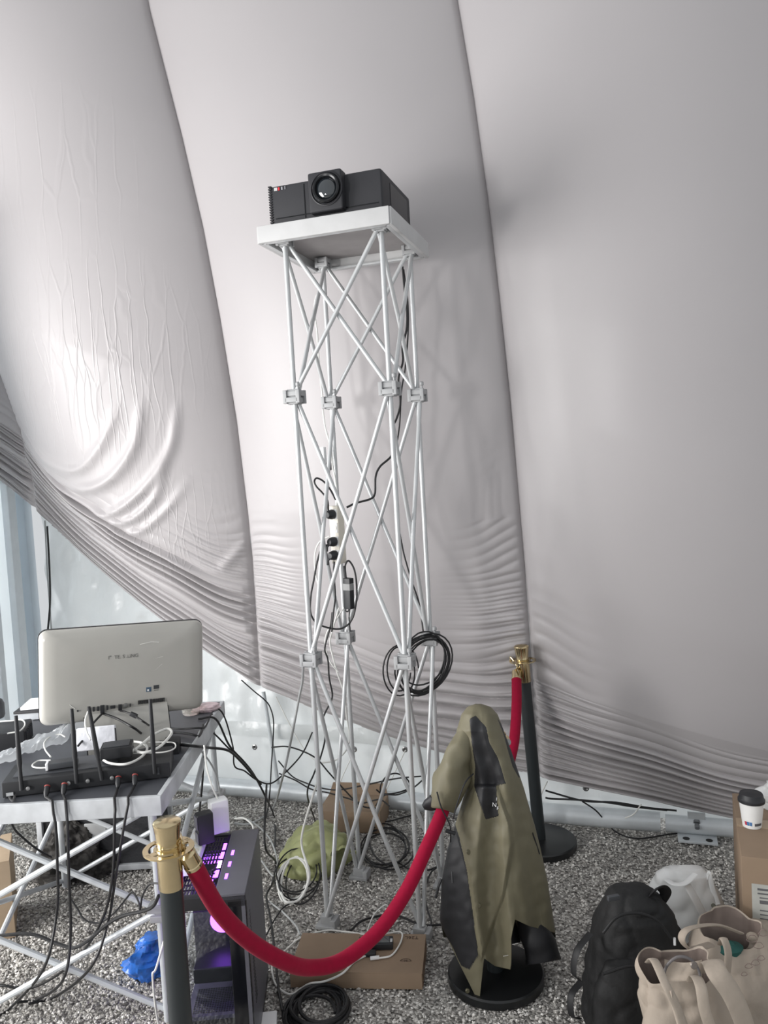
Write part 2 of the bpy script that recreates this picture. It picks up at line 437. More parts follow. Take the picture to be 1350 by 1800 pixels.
def creased_cloth():
    m = M_cloth.copy(); m.name = 'lining_satin_creased'; nt = m.node_tree; N = nt.nodes; L = nt.links; b = N['Principled BSDF']
    tc = N.new('ShaderNodeTexCoord')
    total = None
    for c, r, ang, sc, st in ((AW(170, 640, .42), .66, .55, 7.5, .8), (AW(185, 690, .42), .50, -.30, 9.0, .6), (AW(120, 330, .42), .55, .30, 5.5, .5), (AW(290, 930, .36), .42, -.7, 11.0, .4)):
        mp = N.new('ShaderNodeMapping'); mp.inputs['Rotation'].default_value = (0, ang, 0); mp.inputs['Scale'].default_value = (2.1, .6, .24)
        L.new(tc.outputs['Object'], mp.inputs['Vector'])
        nz = N.new('ShaderNodeTexNoise'); nz.inputs['Scale'].default_value = 5; L.new(tc.outputs['Object'], nz.inputs['Vector'])
        mx = N.new('ShaderNodeMix'); mx.data_type = 'RGBA'; mx.blend_type = 'LINEAR_LIGHT'; mx.inputs[0].default_value = .035
        L.new(mp.outputs[0], mx.inputs[6]); L.new(nz.outputs['Color'], mx.inputs[7])
        vo = N.new('ShaderNodeTexVoronoi'); vo.feature = 'DISTANCE_TO_EDGE'; vo.inputs['Scale'].default_value = sc
        L.new(mx.outputs[2], vo.inputs['Vector'])
        mr = N.new('ShaderNodeMapRange'); mr.interpolation_type = 'SMOOTHSTEP'; mr.inputs[1].default_value = 0.0; mr.inputs[2].default_value = .065; mr.inputs[3].default_value = 1.0; mr.inputs[4].default_value = 0.0
        L.new(vo.outputs['Distance'], mr.inputs[0])
        di = N.new('ShaderNodeVectorMath'); di.operation = 'DISTANCE'; di.inputs[1].default_value = tuple(c); L.new(tc.outputs['Object'], di.inputs[0])
        ms = N.new('ShaderNodeMapRange'); ms.interpolation_type = 'SMOOTHSTEP'; ms.inputs[1].default_value = .15 * r; ms.inputs[2].default_value = r; ms.inputs[3].default_value = st; ms.inputs[4].default_value = 0.0
        L.new(di.outputs['Value'], ms.inputs[0])
        mu = N.new('ShaderNodeMath'); mu.operation = 'MULTIPLY'; L.new(mr.outputs[0], mu.inputs[0]); L.new(ms.outputs[0], mu.inputs[1])
        if total is None: total = mu
        else:
            ad = N.new('ShaderNodeMath'); ad.operation = 'ADD'; L.new(total.outputs[0], ad.inputs[0]); L.new(mu.outputs[0], ad.inputs[1]); total = ad
    bp = N.new('ShaderNodeBump'); bp.inputs['Strength'].default_value = .42; bp.inputs['Distance'].default_value = .005
    L.new(total.outputs[0], bp.inputs['Height']); L.new(bp.outputs['Normal'], b.inputs['Normal'])
    return m
lining = thing('fabric_lining', 'off white satin fabric lining hanging in billowing panels with gathered hem', 'drape', WP(0.7, 0.1, 0.2))
panel(-1, 0, 0.10, 1.0, 0.02, 3, 9)
panel(0, 1, 0.30, 0.85, 0.055, 5, 13, left_extra, lambda U, V: np.clip((0.32 - V) / 0.10, 0, 1), creased_cloth())
panel(1, 2, 0.15, 1.0, 0.035, 9, 15, None, lambda U, V: np.clip((0.20 + 0.10 * np.abs(2 * U - 1) ** 2 - V) / 0.14, 0, 1))
panel('2r', 3, 0.22, 0.9, 0.0, 14, 13, None, lambda U, V: np.clip((0.27 + 0.08 * np.abs(2 * U - 1) ** 2 - V) / 0.12, 0, 1))

# ================================================================== TRUSS TOWER + PROJECTOR
M_alu = mat('tower_aluminium', srgb(196, 198, 199), rough=0.36, metal=0.35, var=0.05)
M_joint = mat('joint_grey_plastic', srgb(160, 161, 162), rough=0.55, metal=0.2, var=0.08)
M_board = mat('board_light_grey', srgb(190, 190, 190), rough=0.5, var=0.04)
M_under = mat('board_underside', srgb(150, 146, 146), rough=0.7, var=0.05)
TC = Vector((-0.0685, 2.894, 0)); TY = -0.314; TS = 0.347
Rt = rotz(TY)
TZ = [0.035, 0.980, 1.902, 2.437]
def TP(a, b, z): return TC + Rt @ Vector((a, b, z))
CORN = {'A': (-1, -1), 'B': (1, -1), 'D': (1, 1), 'C': (-1, 1)}
tower = thing('truss_tower', 'tall white aluminium lattice tower carrying the projector', 'tower', TC)
def node(k, l, off=(0, 0)):
    a, b = CORN[k]; return TP(a * TS / 2 + off[0], b * TS / 2 + off[1], TZ[l])
ring = ['A', 'B', 'D', 'C']
for l in range(3):
    for i, k in enumerate(ring):
        a, b = CORN[k]
        p, q = node(k, l), node(k, l + 1)
        MB().tube([p + Vector((0, 0, .01)), q - Vector((0, 0, .005))], 0.0088, 12).build('upright_rod', M_alu, tower)
        k2 = ring[(i + 1) % 4]
        mid = (Vector((CORN[k][0] + CORN[k2][0], CORN[k][1] + CORN[k2][1], 0))).normalized() * 0.008
        for sgn, (s0, s1) in ((1, (k, k2)), (-1, (k2, k))):
            e0, e1 = node(s0, l), node(s1, l + 1)
            o = Rt @ (mid * sgn)
            dr = (e1 - e0).normalized() * 0.012
            MB().tube([e0 + dr + o * 1.4, (e0 + e1) / 2 + o, e1 - dr + o * 1.4], 0.0078, 12).build('diagonal_rod', M_alu, tower)
def hub(p, par, s=1.0, knob=True):
    h = MB()
    h.box(p + Vector((0, 0, .011 * s)), (.062 * s, .050 * s, .018 * s), Rt, .003)
    h.box(p - Vector((0, 0, .011 * s)), (.050 * s, .062 * s, .018 * s), Rt, .003)
    h.box(p, (.040 * s, .040 * s, .052 * s), Rt, .003)
    for dx, dy in ((1, 1), (-1, -1), (1, -1), (-1, 1)):
        h.box(p + Rt @ Vector((dx * .024 * s, dy * .024 * s, 0)), (.014 * s, .014 * s, .046 * s), Rt, .002)
    o = h.build('joint_block', M_joint, par)
    if knob:
        MB().lathe([(.004, 0), (.004, .016), (.008, .018), (.008, .028), (.005, .031), (0, .031)], p + Rt @ Vector((.022 * s, -.016, .018)), 12).build('locking_screw', M_joint, o)
    return o
for l in (1, 2):
    for k in ring: hub(node(k, l), tower)
for k in ring:
    p = node(k, 3); hub(p + Vector((0, 0, -.002)), tower, 0.8, False)
    p = node(k, 0)
    f = MB(); f.box((p.x, p.y, .008), (.075, .055, .014), Rt, .003)
    f.box((p.x, p.y, .028), (.045, .03, .034), Rt, .003)
    f.box(Vector((p.x, p.y, .022)) + Rt @ Vector((.03, 0, 0)), (.018, .05, .03), Rt, .003)
    f.build('foot', M_joint, tower)
# shallow tray on top: deck + four rims
ZT = 2.418; HW = 0.231; HD = 0.238; RIM = 0.056
cT = Vector((-0.008, 0.0))
def TQ(a, b, z): return TP(a + cT.x, b + cT.y, z)
MB().box(TQ(0, 0, ZT + .048), (2 * HW - .02, 2 * HD - .02, .014), Rt).build('tray_deck', M_under, tower)
for (a, b, sx, sy) in ((0, -HD, 2 * HW, .014), (0, HD, 2 * HW, .014), (-HW, 0, .014, 2 * HD), (HW, 0, .014, 2 * HD)):
    r_ = MB().box(TQ(a, b, ZT + RIM / 2), (sx + .002 * (sx > .1), sy, RIM), Rt, .002)
    rim = r_.build('tray_rim', M_board, tower)
    ins = 0.014
    aa, bb = a * (1 - ins / HW if a else 1), b * (1 - ins / HD if b else 1)
    MB().box(TQ(aa, bb, ZT + .004), (sx - .03 if sx > .1 else .016, sy - .03 if sy > .1 else .016, .008), Rt, .001).build('edge_trim', M_alu, rim)
ZD = ZT + RIM
# ---- projector
M_blk = mat('projector_black', srgb(40, 40, 44), rough=0.55, var=0.08, bump=0.05, bscale=400)
M_blk2 = mat('projector_gloss', srgb(16, 17, 20), rough=0.18, var=0.02)
PW, PD, PH = 0.398, 0.335, 0.132
pj = thing('projector', 'large black projector with centred lens standing on the lattice tower', 'projector', TQ(0, 0, ZD))
Rp = Rt
def PP(a, b, z): return TQ(a + .002, b - .03, ZD + z)
MB().box(PP(0, 0, PH / 2 + .008), (PW, PD, PH), Rp, .012).build('body', M_blk, pj)
MB().box(PP(0, 0, .006), (PW - .03, PD - .03, .012), Rp).build('base', M_blk2, pj)
hs = MB().box(PP(.012, -PD / 2 - .008, PH / 2 + .018), (.118, .05, PH - .002), Rp, .008).build('lens_housing', M_blk, pj)
ax = Rp @ Vector((0, -1, 0)); Al = axis_to(ax)
lc = PP(.018, -PD / 2 - .032, PH / 2 + .024)
MB().lathe([(.056, -.01), (.056, .004), (.053, .006), (.050, .002), (.050, -.008)], lc, 40, Al).build('lens_ring', M_blk, hs)
MB().lathe([(.049, -.012), (.047, .010), (.043, .014), (.038, .012), (.034, .002), (.020, -.004), (0, -.006)], lc, 40, Al).build('lens_barrel', M_blk2, hs)
MB().lathe([(.0345, .0025), (.030, .0075), (.018, .0115), (0, .0130)], lc, 40, Al).build('lens_glass', mat('lens_glass', (0.012, 0.016, 0.02), 0.05, spec=0.9, coat=1.0), hs)
for i in range(15):
    MB().box(PP(-PW / 2 - .001, -PD / 2 + .012, .020 + i * .0085), (.012, .03, .0042), Rp, .001).build('vent_fin', M_blk, pj)
MB().box(PP(-.075, -PD / 2 - .0005, PH / 2 + .008), (.003, .002, PH - .02), Rp).build('seam_line', M_blk2, pj)
MB().box(PP(0, -PD / 2 - .001, .030), (PW - .03, .002, .003), Rp).build('seam_line', M_blk2, pj)
for i, (c_, w_) in enumerate(((srgb(190, 190, 190), .012), (srgb(200, 40, 50), .006), (srgb(150, 150, 155), .005), (srgb(120, 120, 125), .004))):
    MB().box(PP(-.178 + i * .0115, -PD / 2 - .001, PH - .004), (w_, .002, .010), Rp).build('badge_stripe', mat('badge_%d' % i, c_, 0.5), pj)
MB().box(PP(PW / 2, .02, PH * .55), (.003, .20, .09), Rp).build('side_grille', M_blk2, pj)

# ================================================================== DESK AND WHAT STANDS ON IT
ZK = 0.72
M_desk = mat('desk_dark_laminate', srgb(72, 74, 79), rough=0.42, var=0.06, scale=6)
M_edge = mat('desk_edge_worn_white', srgb(188, 191, 194), rough=0.55, var=0.16, scale=14)
M_tube = mat('desk_tube_white', srgb(200, 204, 207), rough=0.4, metal=0.2, var=0.04)
M_dark = mat('black_plastic', srgb(34, 35, 38), rough=0.5, var=0.08)
M_dark2 = mat('dark_grey_plastic', srgb(62, 64, 68), rough=0.45, var=0.06)
M_wht = mat('white_plastic', srgb(232, 233, 234), rough=0.4, var=0.03)
M_cbl = mat('black_cable', srgb(26, 26, 28), rough=0.5, var=0.05)
M_cbw = mat('white_cable', srgb(226, 226, 222), rough=0.5, var=0.03)
M_cbg = mat('grey_cable', srgb(176, 178, 178), rough=0.5, var=0.03)
def over_desk(P):
    out = []
    for p in P:
        p = Vector(p)
        if DX0 < p.x < DX1 + .005 and DY0 - .006 < p.y < DY1 and ZK - .075 < p.z < ZK + .006: p.z = ZK + .006
        out.append(p)
    return out
DX0, DX1, DY0, DY1 = -1.45, -0.700, 2.28, 3.23
desk = thing('work_desk', 'dark topped folding desk with worn white edge on a white lattice frame', 'desk', (-1.08, 2.75, 0))
MB().box(((DX0 + DX1) / 2, (DY0 + DY1) / 2, ZK - .006), (DX1 - DX0 - .03, DY1 - DY0 - .03, .012)).build('tabletop', M_desk, desk)
for c_, s_ in ((((DX0 + DX1) / 2, DY0 + .008, ZK - .029), (DX1 - DX0, .016, .058)), (((DX0 + DX1) / 2, DY1 - .008, ZK - .029), (DX1 - DX0, .016, .058)),
               ((DX1 - .008, (DY0 + DY1) / 2, ZK - .029), (.016, DY1 - DY0 - .034, .058)), ((DX0 + .008, (DY0 + DY1) / 2, ZK - .029), (.016, DY1 - DY0 - .034, .058))):
    MB().box(c_, s_, bev=.003).build('edge_strip', M_edge, desk)
LX = (-0.745, -1.39); LY = (2.335, 3.17); LZ = (.03, .345, .665)
for x in LX:
    for y in LY:
        MB().tube([(x, y, 0.0), (x, y, .663)], .0115, 12).build('leg', M_tube, desk)
        h = MB(); h.box((x, y, LZ[1] + .012), (.065, .045, .02), bev=.003); h.box((x, y, LZ[1] - .012), (.045, .06, .02), bev=.003); h.box((x, y, LZ[1]), (.04, .04, .05), bev=.003)
        h.build('joint_block', M_joint, desk)
def xrod(p, q, off):
    MB().tube([Vector(p) + Vector(off), Vector(q) + Vector(off)], .0095, 10).build('brace_rod', M_tube, desk)
for l in (0, 1):
    for y, o in ((LY[0], .012), (LY[1], -.012)):
        for xa, xb in ((LX[0], LX[1]),):
            xrod((xa - .01, y, LZ[l]), (xb + .01, y, LZ[l + 1]), (0, o, 0)); xrod((xb + .01, y, LZ[l]), (xa - .01, y, LZ[l + 1]), (0, -o, 0))
    for x in (LX[0], LX[1]):
        xrod((x, LY[0] + .01, LZ[l]), (x, LY[1] - .01, LZ[l + 1]), (.012, 0, 0)); xrod((x, LY[1] - .01, LZ[l]), (x, LY[0] + .01, LZ[l + 1]), (-.012, 0, 0))

# ---- all-in-one computer seen from behind
M_aio = mat('computer_silver_back', srgb(172, 170, 164), rough=0.3, var=0.05, scale=5, coat=0.2)
yl, yr = 2.63, 2.86
pTL, pTR, pBL, pBR = AY(65, 1110, yl), AY(354, 1090, yr), AY(72, 1277, yl), AY(358, 1243, yr)
cA = (pTL + pTR + pBL + pBR) / 4
rA = ((pTR - pTL) + (pBR - pBL)).normalized(); uA = ((pTL - pBL) + (pTR - pBR)); hA = uA.length / 2; uA = (uA - rA * uA.dot(rA)).normalized()
nA = rA.cross(uA); nA = nA if nA.y < 0 else -nA
wA = ((pTR - pTL).length + (pBR - pBL).length) / 2
def AP(x, y, d=0): return cA + rA * x + uA * y + nA * d
def rrect(w, h, r, n=6):
    out = []
    for cx_, cy_, a0 in ((w / 2 - r, h / 2 - r, 0), (-w / 2 + r, h / 2 - r, 90), (-w / 2 + r, -h / 2 + r, 180), (w / 2 - r, -h / 2 + r, 270)):
        for k in range(n + 1):
            a = math.radians(a0 + 90 * k / n); out.append((cx_ + r * math.cos(a), cy_ + r * math.sin(a)))
    return out
aio = thing('desktop_computer', 'silver all-in-one desktop computer seen from behind on the desk', 'computer', AP(0, -hA / 2 - .06, -.02))
sh = MB(); levels = [(1.0, -.012, .0), (1.0, 0.0, .0), (.985, .010, .0), (.93, .020, .0), (.80, .026, .0), (.5, .029, 0), (.15, .030, 0)]
ring_n = len(rrect(1, 1, .1)); vs_ = []
for sc, d, _ in levels:
    for x, y in rrect(wA * sc, hA * (sc if sc > .9 else sc), .028 * sc): vs_.append(AP(x, y, d))
fs_ = [(i * ring_n + k, i * ring_n + (k + 1) % ring_n, (i + 1) * ring_n + (k + 1) % ring_n, (i + 1) * ring_n + k) for i in range(len(levels) - 1) for k in range(ring_n)]
fs_ += [tuple(range(ring_n))[::-1], tuple(range((len(levels) - 1) * ring_n, len(levels) * ring_n))]
shell = sh.add(vs_, fs_).build('back_shell', M_aio, aio, angle=50)
MB().prism(rrect(wA + .004, hA + .004, .028), lambda x, y, d: AP(x, y, -.022 + d), .011).build('screen_bezel', M_dark, aio)
stand_w = .275
RA = Matrix((rA, uA, nA)).transposed()
stx = AP(.012, 0).x
zst = AP(0, -hA / 2).z
def SP(x, z, d=0): return Vector((AP(.005 + x, -hA / 2 + .02).x, AP(.005 + x, -hA / 2 + .02).y, z)) + nA * d
s_ = MB(); s_.prism([(-stand_w / 2, ZK + .004), (stand_w / 2, ZK + .004), (stand_w / 2, zst + .035), (-stand_w / 2, zst + .035)], lambda x, z, d: SP(x, z, .034 + d + (ZK + .1 - z) * .35), .006)
stand = s_.build('stand_panel', M_aio, aio)
s_ = MB(); s_.prism([(-stand_w / 2 - .004, ZK + .003), (stand_w / 2 + .004, ZK + .003), (stand_w / 2 + .004, zst + .039), (-stand_w / 2 - .004, zst + .039)], lambda x, z, d: SP(x, z, .031 + d + (ZK + .1 - z) * .35), .003)
s_.build('stand_edge', M_dark, stand)
def aio_face(x, y): return AP(x, y, .031)
# ports along the lower edge
py0 = -hA / 2 + .043
for i, (x, w_, h_) in enumerate(((-.155, .005, .005), (-.118, .006, .015), (-.104, .006, .015), (-.090, .006, .015), (-.076, .013, .028), (-.060, .006, .015), (-.042, .016, .010), (-.018, .012, .020), (.016, .003, .010))):
    MB().box(AP(x, py0 + .004 * (h_ < .02), .0275), (w_, h_, .012), RA, .0008).build('port', M_dark, shell)
MB().lathe([(.0, .0), (.008, .0), (.008, .008), (.005, .009), (0, .009)], AP(0, py0 + .004, .026), 16, axis_to(nA)).build('round_socket', mat('socket_grey', srgb(120, 120, 118), .4, .5), shell)
for i in range(20):
    MB().box(AP(.043 + i * .0046, py0 + .010, .0275), (.0022, .013, .012), RA).build('vent_slot', M_dark, shell)
# flat print: badges and a worn, half illegible maker's mark
M_ink = mat('ink_dark', srgb(58, 60, 62), .5)
MB().box(AP(.078, py0 + .052, .0285), (.017, .016, .004), RA).build('badge', mat('badge_blue', srgb(70, 92, 112), .4), shell)
MB().box(AP(.076, py0 + .050, .0300), (.006, .006, .003), RA).build('badge_mark', M_wht, shell)
MB().box(AP(.104, py0 + .058, .0285), (.018, .013, .004), RA).build('badge', M_ink, shell)
MB().box(AP(.104, py0 + .047, .0285), (.016, .0015, .004), RA).build('badge_mark', M_ink, shell)
Mt = Matrix((rA, uA, nA)).transposed()
text_mesh('worn_lettering', 'I\'\'  TE. S .i.iNG', .017, mat('ink_worn', srgb(120, 120, 116), .35, .3), shell, AP(-.006, .058, .0302), Mt)
# scratches in the lacquer
M_scr = mat('scratch_pale', srgb(214, 213, 208), .4)
for pts in (((.085, .035), (.105, .043), (.128, .046)), ((.07, -.005), (.10, .0), (.125, .02)), ((-.18, -.09), (-.17, -.10), (-.163, -.106)), ((.05, .095), (.09, .101), (.115, .098))):
    MB().tube([AP(x, y, .0282) for x, y in pts], .0013, 5).build('scratch', M_scr, shell)

# ---- long black receiver with four aerials
fl0, fr0 = G(4, 1406, ZK), G(300, 1368, ZK)
rx = (fr0 - fl0).normalized(); ry = Vector((-rx.y, rx.x, 0)); wR = (fr0 - fl0).length
def RP(a, b, z): return fl0 + rx * a + ry * b + Vector((0, 0, z))
RR = Matrix((rx, ry, Vector((0, 0, 1)))).transposed()
rec = thing('wireless_receiver', 'long black wireless receiver with four upright aerials on the desk front', 'receiver', RP(wR / 2, .08, 0))
body = MB().box(RP(wR / 2, .082, .026), (wR, .155, .046), RR, .003).build('body', M_dark, rec)
MB().box(RP(wR * .36, .095, .050), (wR * .62, .12, .004), RR, .001).build('top_plate', M_dark2, rec)
for a, b in ((.03, .02), (wR - .03, .02), (.03, .14), (wR - .03, .14)):
    MB().lathe([(.010, 0), (.010, .004), (0, .004)], RP(a, b, 0.0), 12).build('rubber_foot', M_dark, rec)
for (bx, by, tx, ty) in ((44, 1402, 28, 1258), (136, 1394, 126, 1246), (179, 1388, 156, 1242), (270, 1372, 264, 1229)):
    p0 = AY(bx, by, RP(0, 0, 0).y + .035); 
    a_ = (p0 - fl0).dot(rx); p0 = RP(a_, -.006, .024)
    tgt = AY(tx, ty, p0.y + .01); dr = (tgt - p0)
    MB().tube([p0, p0 + dr * .30, p0 + dr * .36, p0 + dr * .75, tgt], [.0062, .0060, .0078, .0062, .0052], 12).build('aerial', M_dark, rec)
for a in (.075, .19, .245, .315):
    MB().lathe([(.006, 0), (.006, .006), (.003, .007), (0, .007)], RP(a, -.001, .026), 12, axis_to(-ry)).build('socket', mat('socket_steel', srgb(150, 150, 150), .4, .7), rec)
MB().box(RP(.022, -.0005, .014), (.020, .001, .010), RR).build('white_label', mat('label_grey', srgb(170, 172, 174), .6), rec)
MB().box(RP(wR - .035, .0, .028), (.006, .002, .022), RR).build('side_slot', M_dark2, rec)
# audio leads plugged into the receiver, hanging over the desk edge
lead_ends = [((84, 1388), [(96, 1440), (101, 1530), (100, 1600), (78, 1700), (20, 1770), (-10, 1790)], 'leftmost'),
             ((113, 1385), [(118, 1440), (121, 1540), (124, 1640), (112, 1720), (70, 1755), (30, 1762)], 'second'),
             ((205, 1372), [(202, 1430), (198, 1540), (178, 1620), (130, 1690), (60, 1735), (0, 1732)], 'third'),
             ((234, 1368), [(224, 1420), (205, 1530), (190, 1620), (160, 1700), (100, 1750), (50, 1765)], 'rightmost')]
M_red = mat('plug_red_ring', srgb(150, 60, 55), .5)
nm = {'leftmost': 'leftmost of four', 'second': 'second from left of four', 'third': 'third from left of four', 'rightmost': 'rightmost of four'}
for (qx, qy), path, w_ in lead_ends:
    p0 = AY(qx, qy, fl0.y); a_ = (AY(qx, qy, fl0.y + .02) - fl0).dot(rx); p0 = RP(a_, -.010, .026)
    t = thing('audio_lead', 'black audio lead, %s, hanging from the receiver over the desk edge' % nm[w_], 'cable', p0, 'audio leads from the receiver')
    plug = MB().lathe([(.0, .004), (.0075, .004), (.0085, -.004), (.0085, -.020), (.006, -.030), (.0035, -.036), (0, -.036)], p0, 14, axis_to(ry * .8 + Vector((0, 0, .6)))).build('plug', M_dark, t)
    MB().lathe([(.0088, 0), (.0088, -.004)], p0 + (ry * .8 + Vector((0, 0, .6))).normalized() * .002, 14, axis_to(ry * .8 + Vector((0, 0, .6)))).build('red_ring', M_red, plug)
    st = p0 - (ry * .8 + Vector((0, 0, .6))).normalized() * .034
    pts = [st, AY(*path[0], DY0 - .012)] + [AY(x, y, DY0 - .012 + (.20 * k / 5 if y < 1700 else .0)) for k, (x, y) in enumerate(path[1:4])]
    pts += [G(x, y, .012) for x, y in path[4:]]
    MB().tube(over_desk(smooth_path(pts, 24)), .0042, 8).build('cord', M_cbl, t)

# ---- small things on the desk and on the receiver
def crumple(name, label, cat, rows, m, seed, nz=.02, freq=9.0, group=None, seg=40):
    """rows: list of (z, cx, cy, rx, ry)"""
    b = MB(); vs = []
    R_ = [Vector(r) if False else r for r in rows]
    sub = []
    for i in range(len(R_) - 1):
        for k in range(6):
            t = k / 6; sub.append([R_[i][j] * (1 - t) + R_[i + 1][j] * t for j in range(5)])
    sub.append(list(R_[-1]))
    for (z, cx_, cy_, ax_, ay_) in sub:
        for k in range(seg):
            a = 2 * math.pi * k / seg
            p = Vector((cx_ + ax_ * math.cos(a), cy_ + ay_ * math.sin(a), z))
            n = noise.noise(p * freq + Vector((seed, 0, 0))); n2 = abs(noise.noise(p * freq * 2.3 + Vector((0, seed, 0))))
            f = 1 + (n * nz + (n2 - .25) * nz * .9) / max(min(ax_, ay_), .01)
            vs.append(Vector((cx_ + ax_ * math.cos(a) * f, cy_ + ay_ * math.sin(a) * f, z + n * nz * .35 * (z > rows[0][0] + .004))))
    n = len(sub)
    fs = [(i * seg + k, i * seg + (k + 1) % seg, (i + 1) * seg + (k + 1) % seg, (i + 1) * seg + k) for i in range(n - 1) for k in range(seg)]
    fs += [tuple(range(seg))[::-1], tuple(range((n - 1) * seg, n * seg))]
    o = b.add(vs, fs).build(name, m, angle=25)
    return tag(o, label, cat, group)
zr = ZK + .054
# crumpled white plastic sheet behind the receiver, left
M_sheet = mat('plastic_sheet_white', srgb(226, 229, 232), rough=0.28, var=0.03, trans=0.2)
sheet = MB()
q0, q1 = G(-20, 1352, zr), G(132, 1300, zr)
def sheet_pt(u, v):
    a = q0.lerp(q1, u); b = a + Vector((.02, .14, 0)) * (v - .35)
    zz = .012 + .045 * math.sin(math.pi * v) * (.35 + .65 * u) + .016 * noise.noise(Vector((u * 7, v * 5, 2))) + .010 * abs(noise.noise(Vector((u * 15, v * 12, 7))))
    return b + Vector((0, 0, zz))
tag(sheet.grid(sheet_pt, 60, 30).build('plastic_wrap', M_sheet, angle=20), 'crumpled white plastic wrap lying behind the black receiver', 'wrapper')
c_ = G(165, 1316, zr)
pk = thing('paper_packet', 'small white paper packet with black print leaning behind the receiver', 'packet', c_ - Vector((0, 0, .03)))
Rq = rotz(.15) @ Matrix.Rotation(-.25, 3, 'X')
MB().box(c_ + Vector((0, .03, .025)), (.125, .022, .075), Rq, .006).build('sleeve', mat('packet_paper', srgb(225, 226, 232), .6, bump=.4, bscale=30), pk)
text_mesh('packet_print', 'Z02', .026, M_ink, pk, c_ + Vector((-.012, .016, .018)), Rq @ Matrix.Rotation(math.radians(90), 3, 'X') @ Matrix.Rotation(1.3, 3, 'Z'))
c_ = G(203, 1330, zr + .01)
bx_ = thing('network_switch', 'small black box with grey lid standing on the receiver', 'device', c_)
MB().box(c_ + Vector((.0, .02, .015)), (.095, .07, .036), rotz(.2), .004).build('case', M_dark, bx_)
MB().box(c_ + Vector((.0, .02, .0345)), (.080, .055, .003), rotz(.2), .001).build('lid', M_dark2, bx_)
MB().tube([c_ + Vector((-.012, .05, .03)), c_ + Vector((-.012, .05, .075))], .0025, 8).build('stub_aerial', M_dark, bx_)
c_ = G(112, 1348, zr)
ub = thing('card_reader', 'flat black adapter with white end lying on the receiver', 'adapter', c_)
MB().box(c_ + Vector((0, 0, .011)), (.085, .035, .018), rotz(.25), .003).build('case', M_dark2, ub)
MB().box(c_ + rotz(.25) @ Vector((-.046, 0, .011)), (.008, .033, .022), rotz(.25), .002).build('white_end', M_wht, ub)
c_ = G(293, 1336, ZK)
kb = thing('black_module', 'small black module with pale marking at the right end of the receiver', 'device', c_)
MB().box(c_ + Vector((.0, .075, .022)), (.05, .06, .044), rotz(.1), .003).build('case', M_dark, kb)
MB().box(c_ + Vector((.004, .044, .02)), (.016, .003, .008), rotz(.1)).build('marking', mat('label_grey', srgb(170, 172, 174), .6), kb)
# black device with a knob at the left edge
c_ = G(18, 1316, ZK)
bl = thing('black_recorder', 'black ridged box with a dark round cover at the left end of the desk', 'device', c_)
MB().box(c_ + Vector((-.03, .03, .035)), (.16, .15, .068), rotz(.25), .006).build('case', M_dark, bl)
for k in range(6):
    MB().box(c_ + Vector((-.03, .03, .0)) + rotz(.25) @ Vector((.082, -.05 + k * .02, .035)), (.004, .008, .05), rotz(.25), .001).build('rib', M_dark2, bl)
c_ = G(-8, 1262, ZK)
rb = MB().lathe([(.0, 0), (.042, 0), (.046, .01), (.046, .055), (.040, .07), (.025, .078), (0, .080)], c_ + Vector((-.01, 0, .0)), 28).build('dark_cap', M_dark2)
tag(rb, 'dark round domed speaker at the far left of the desk', 'speaker')
# paper stack / shelf riser behind the computer, left
c_ = G(78, 1268, ZK)
rs = thing('riser_tray', 'dark edged monitor riser with white sheets behind the computer', 'tray', c_)
MB().box(c_ + Vector((.02, .10, .035)), (.30, .16, .010), rotz(.05), .002).build('shelf', M_dark, rs)
MB().box(c_ + Vector((.02, .10, .018)), (.29, .15, .030), rotz(.05), .002).build('body', mat('riser_grey', srgb(168, 172, 176), .5), rs)
pp = tag(MB().box(c_ + Vector((.0, .10, .048)), (.22, .13, .012), rotz(.12), .001).build('paper_stack', mat('paper_white', srgb(236, 238, 240), .7)), 'short stack of white paper sheets lying on the riser', 'paper')
# clear cup and pink packet on the right rear corner
c_ = G(334, 1258, ZK)
M_clear = mat('clear_plastic', (0.95, 0.93, 0.88), rough=0.06, var=0.01, transmission=0.9, spec=0.5)
gl = MB().lathe([(0, 0), (.030, 0), (.034, .006), (.038, .045), (.036, .045), (.031, .008), (0, .006)], c_ + Vector((0, .02, .001)), 32).build('clear_cup', M_clear)
tag(gl, 'small clear plastic cup standing under the computer edge', 'cup')
c_ = G(372, 1243, ZK)
crumple('snack_packet', 'crumpled pink and white packet on the rear corner of the desk', 'packet', [(ZK + .001, c_.x - .01, c_.y - .04, .05, .035), (ZK + .012, c_.x - .01, c_.y - .04, .055, .040), (ZK + .026, c_.x - .01, c_.y - .04, .035, .024)], mat('packet_pink', srgb(206, 186, 190), .35, var=.35, scale=30), 3, .012, 30)

